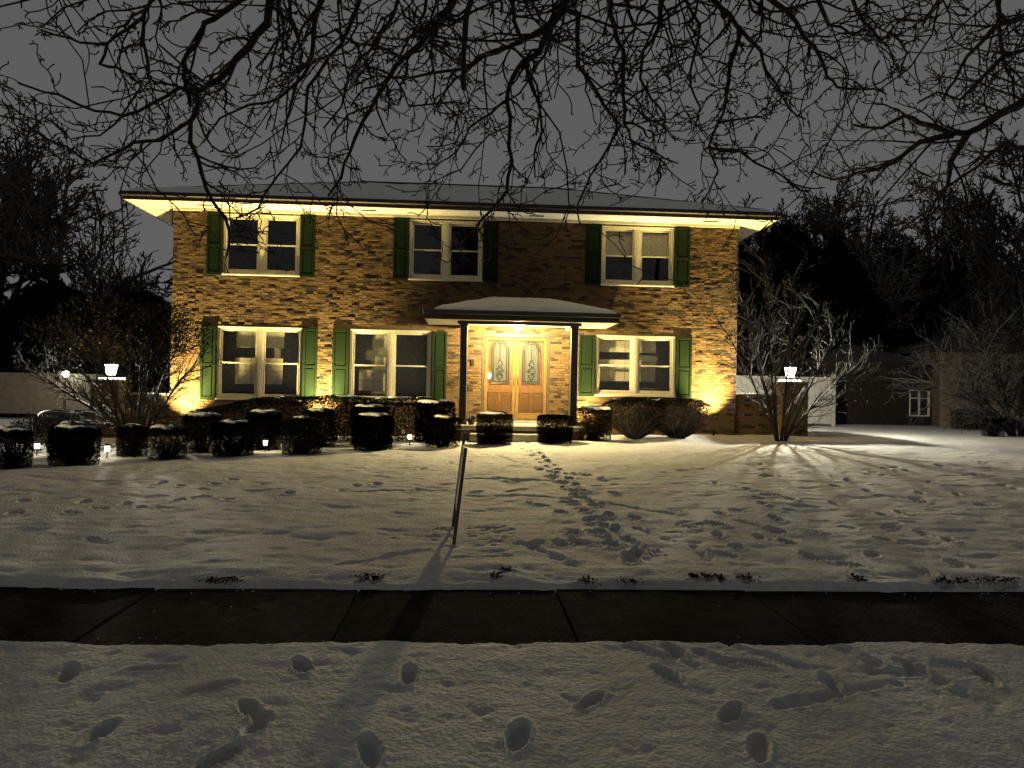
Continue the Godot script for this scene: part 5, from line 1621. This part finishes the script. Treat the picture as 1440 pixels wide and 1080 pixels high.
func build_neighbour() -> void:
	rng.seed = 71
	var o := thing("neighbour_house", "pale brick neighbouring house at the right edge behind a wide shrub", "house", Vector3(19.15, 0.0, -9.0))
	var w := MB.new()
	w.box(Vector3(0, -0.3, -9.0), Vector3(11, 3.1, -0.006))
	var wall := part("wall", w, M.mortar, o)
	lay_bricks(wall, 0.0, 6.0, -0.05, 3.08, [], func(_x: float, _y: float) -> bool: return false, PALE_TONES)
	var r := MB.new()
	hip(r, -0.6, 11.6, -9.6, 0.6, 3.1, 1.5, 5.1)
	part("roof", r, M.shingle, o)
	var g := thing("dark_outbuilding", "dark low wing with a pale framed window left of the pale brick house", "building", Vector3(14.55, 0.0, -9.5))
	var gw := MB.new()
	cells(gw, 0.0, 4.58, -0.2, 2.6, -0.15, 0.0, [[3.62, 4.5, 0.45, 1.55]])
	gw.box(Vector3(0, -0.2, -4.0), Vector3(0.15, 2.6, -0.151))
	gw.box(Vector3(4.43, -0.2, -4.0), Vector3(4.58, 2.6, -0.151))
	gw.box(Vector3(0.151, -0.2, -4.0), Vector3(4.429, 2.6, -3.85))
	part("wall", gw, M.siding, g)
	var gr := MB.new()
	hip(gr, -0.4, 4.55, -4.4, 0.35, 2.6, 0.9, 2.3)
	part("roof", gr, M.shingle, g)
	var wn := Node3D.new()
	wn.name = "window"
	g.add_child(wn, true)
	var f := MB.new()
	frame_of(f, 3.622, 4.498, 0.452, 1.548, -0.1, 0.02, 0.055)
	f.box(Vector3(4.035, 0.51, -0.08), Vector3(4.085, 1.49, 0.0))
	f.box(Vector3(3.678, 1.18, -0.08), Vector3(4.034, 1.22, 0.0))
	f.box(Vector3(4.086, 1.18, -0.08), Vector3(4.442, 1.22, 0.0))
	part("frame", f, M.cream, wn)
	boxpart("pane", Vector3(3.67, 0.50, -0.06), Vector3(4.45, 1.50, -0.055), M.glass, wn)

func build_small_things() -> void:
	# edge-on yard sign that leans to the right
	var o := thing("yard_sign", "dark two legged yard sign seen edge on, leaning in the snow", "sign", Vector3(-0.10, ground(-0.1, 13.39) - 0.02, 13.39))
	o.rotation = Vector3(0, 0.03, -0.105)
	for s in [[0.0, 1.0], [-0.92, 1.10]]:
		var l := MB.new()
		l.box(Vector3(-0.017, -0.12, s[0] - 0.017), Vector3(0.017, s[1], s[0] + 0.017), 0.004)
		part("leg", l, M.sign, o)
	boxpart("panel", Vector3(-0.009, 0.30, -0.90), Vector3(0.009, 0.93, -0.02), M.sign, o, 0.003)
	boxpart("top_rail", Vector3(-0.012, 0.94, -0.902), Vector3(0.012, 0.97, -0.018), M.sign, o, 0.004)
	var f := thing("plant_pot", "small dark snow topped pot beside the left porch post", "pot", Vector3(0.14, 0.30, 1.62))
	var p := MB.new()
	p.lathe([Vector2(0.0, 0.0), Vector2(0.075, 0.0), Vector2(0.10, 0.12), Vector2(0.115, 0.125), Vector2(0.115, 0.15), Vector2(0.0, 0.15)], 18)
	part("body", p, M.dark_trim, f)
	var sn := MB.new()
	snow_dome(sn, 0.10, 0.10, 0.06, 5)
	part("snow_cap", sn, M.snow, f).position = Vector3(0, 0.151, 0)
	var e := thing("outlet_post", "pale outlet box on a short stake behind the fourth path light", "outlet", Vector3(-1.55, ground(-1.55, 1.95), 1.95))
	var st := MB.new()
	st.bar(Vector3(0, -0.1, 0), Vector3(0, 0.2, 0), 0.012)
	part("stake", st, M.metal, e)
	boxpart("box", Vector3(-0.04, 0.2, -0.03), Vector3(0.04, 0.31, 0.03), M.vinyl, e, 0.008)
	# raised bed left of the left pillar
	var b := thing("raised_bed", "low brown raised bed with deep snow left of the left pillar", "garden bed", Vector3(-10.75, ground(-10.75, 0.0), 0.0))
	boxpart("border", Vector3(-0.65, -0.25, -0.5), Vector3(0.80, 0.52, 0.2), M.brown_trim, b, 0.03)
	var bs := MB.new()
	snow_dome(bs, 0.80, 0.42, 0.16, 8)
	part("snow_cap", bs, M.snow, b).position = Vector3(0.05, 0.51, -0.12)
	# lantern on the neighbour's side, seen over the fence
	var n := thing("post_lamp", "small lit lamp above the beige fence at far left", "lamp", Vector3(-15.0, 0.0, -8.6))
	var q := MB.new()
	q.bar(Vector3(0, -0.3, 0), Vector3(0, 1.36, 0), 0.03)
	part("post", q, M.metal, n)
	var g := MB.new()
	g.lathe([Vector2(0.0, 1.36), Vector2(0.06, 1.38), Vector2(0.11, 1.48), Vector2(0.09, 1.58), Vector2(0.0, 1.62)], 16)
	part("lamp_globe", g, M.lamp_white, n)
	omni(Vector3(0, 1.49, 0), Color(0.95, 0.98, 0.92), 0.3, 0.08, n, "post_light")
	# lamp post across the road, which the glass of the storm door mirrors
	var a := thing("road_lamp", "post lamp across the road, mirrored in the left storm door", "lamp", Vector3(1.93, -0.42, 43.0))
	var ap := MB.new()
	ap.bar(Vector3(0, -0.3, 0), Vector3(0, 2.62, 0), 0.045, 10)
	part("post", ap, M.metal, a)
	var ag := MB.new()
	ag.lathe([Vector2(0.0, 2.62), Vector2(0.12, 2.66), Vector2(0.21, 2.80), Vector2(0.16, 2.98), Vector2(0.0, 3.04)], 18)
	part("lamp_globe", ag, glow(Color(1.0, 0.98, 0.92), 60.0), a)
	omni(Vector3(0, 2.82, 0), Color(1.0, 0.97, 0.90), 8.0, 0.15, a, "road_light")

# ----------------------------------------------------------------
const LANTERN_E := 56.0
const PORCH_E := 46.0

func _ready() -> void:
	var cam := Camera3D.new()
	cam.name = "camera"
	add_child(cam)
	cam.position = Vector3(0, 1.17, 21.3)
	cam.rotation_order = EULER_ORDER_YXZ
	cam.rotation = Vector3(atan(10.0 / 1088.0), deg_to_rad(-3.35), atan(0.0193))
	cam.fov = rad_to_deg(2.0 * atan(540.0 / 1088.0))
	cam.far = 600.0
	cam.near = 0.05
	cam.current = true
	var env := Environment.new()
	env.background_mode = Environment.BG_SKY
	var sm := ProceduralSkyMaterial.new()
	sm.sky_top_color = Color(0.315, 0.315, 0.307)
	sm.sky_horizon_color = Color(0.395, 0.395, 0.40)
	sm.sky_curve = 0.46
	sm.ground_bottom_color = Color(0.10, 0.10, 0.11)
	sm.ground_horizon_color = Color(0.25, 0.25, 0.25)
	var sky := Sky.new()
	sky.sky_material = sm
	env.sky = sky
	env.tonemap_mode = Environment.TONE_MAPPER_LINEAR
	env.tonemap_exposure = 1.0
	env.sdfgi_enabled = true
	env.ssao_enabled = true
	env.ssil_enabled = true
	var we := WorldEnvironment.new()
	we.name = "environment"
	we.environment = env
	add_child(we)

	make_materials()
	build_ground()
	build_house()
	build_garden_walls()
	build_uplight(Vector3(-7.55, ground(-7.5, 0.5), 0.55), Vector3(-7.40, 2.6, 0.0), 150.0, 43.0, "at the left corner")
	build_uplight(Vector3(-3.86, ground(-3.9, 0.4), 0.55), Vector3(-3.95, 2.8, 0.0), 140.0, 42.0, "between the two left windows")
	build_uplight(Vector3(3.05, ground(3.0, 0.5), 0.45), Vector3(3.20, 2.4, 0.0), 55.0, 58.0, "beside the porch")
	build_uplight(Vector3(6.75, ground(6.8, 0.5), 0.55), Vector3(6.75, 2.6, 0.0), 150.0, 42.0, "at the right corner")
	build_porch_lamp()
	build_path_light(-8.6, 5.2, "right of the leftmost boxwood")
	build_path_light(-6.98, 5.75, "between the broad drum boxwood and small boxwood")
	build_path_light(-4.30, 4.35, "third from the left, before the hedge")
	build_path_light(-1.33, 2.75, "nearest to the porch")
	build_bushes()
	build_hedge()
	build_vase_shrub(4.46, 1.0, 1.95, 1.06, 81, "flared leafy shrub under the right lower window, nearer the porch")
	build_vase_shrub(5.62, 1.03, 1.92, 1.05, 82, "flared leafy shrub under the right lower window, nearer the corner")
	build_shrubs()
	build_street_tree()
	build_side_tree()
	build_background_trees()
	build_evergreens()
	build_fence(Vector3(13.75, 0.1, -7.0), 5.6, PI, 1.83, M.vinyl, "white board fence behind the right lantern pillar")
	build_fence(Vector3(-25.0, -0.1, -9.0), 11.5, 0.0, 1.62, M.beige, "beige board fence behind the garden at far left")
	build_neighbour()
	build_small_things()
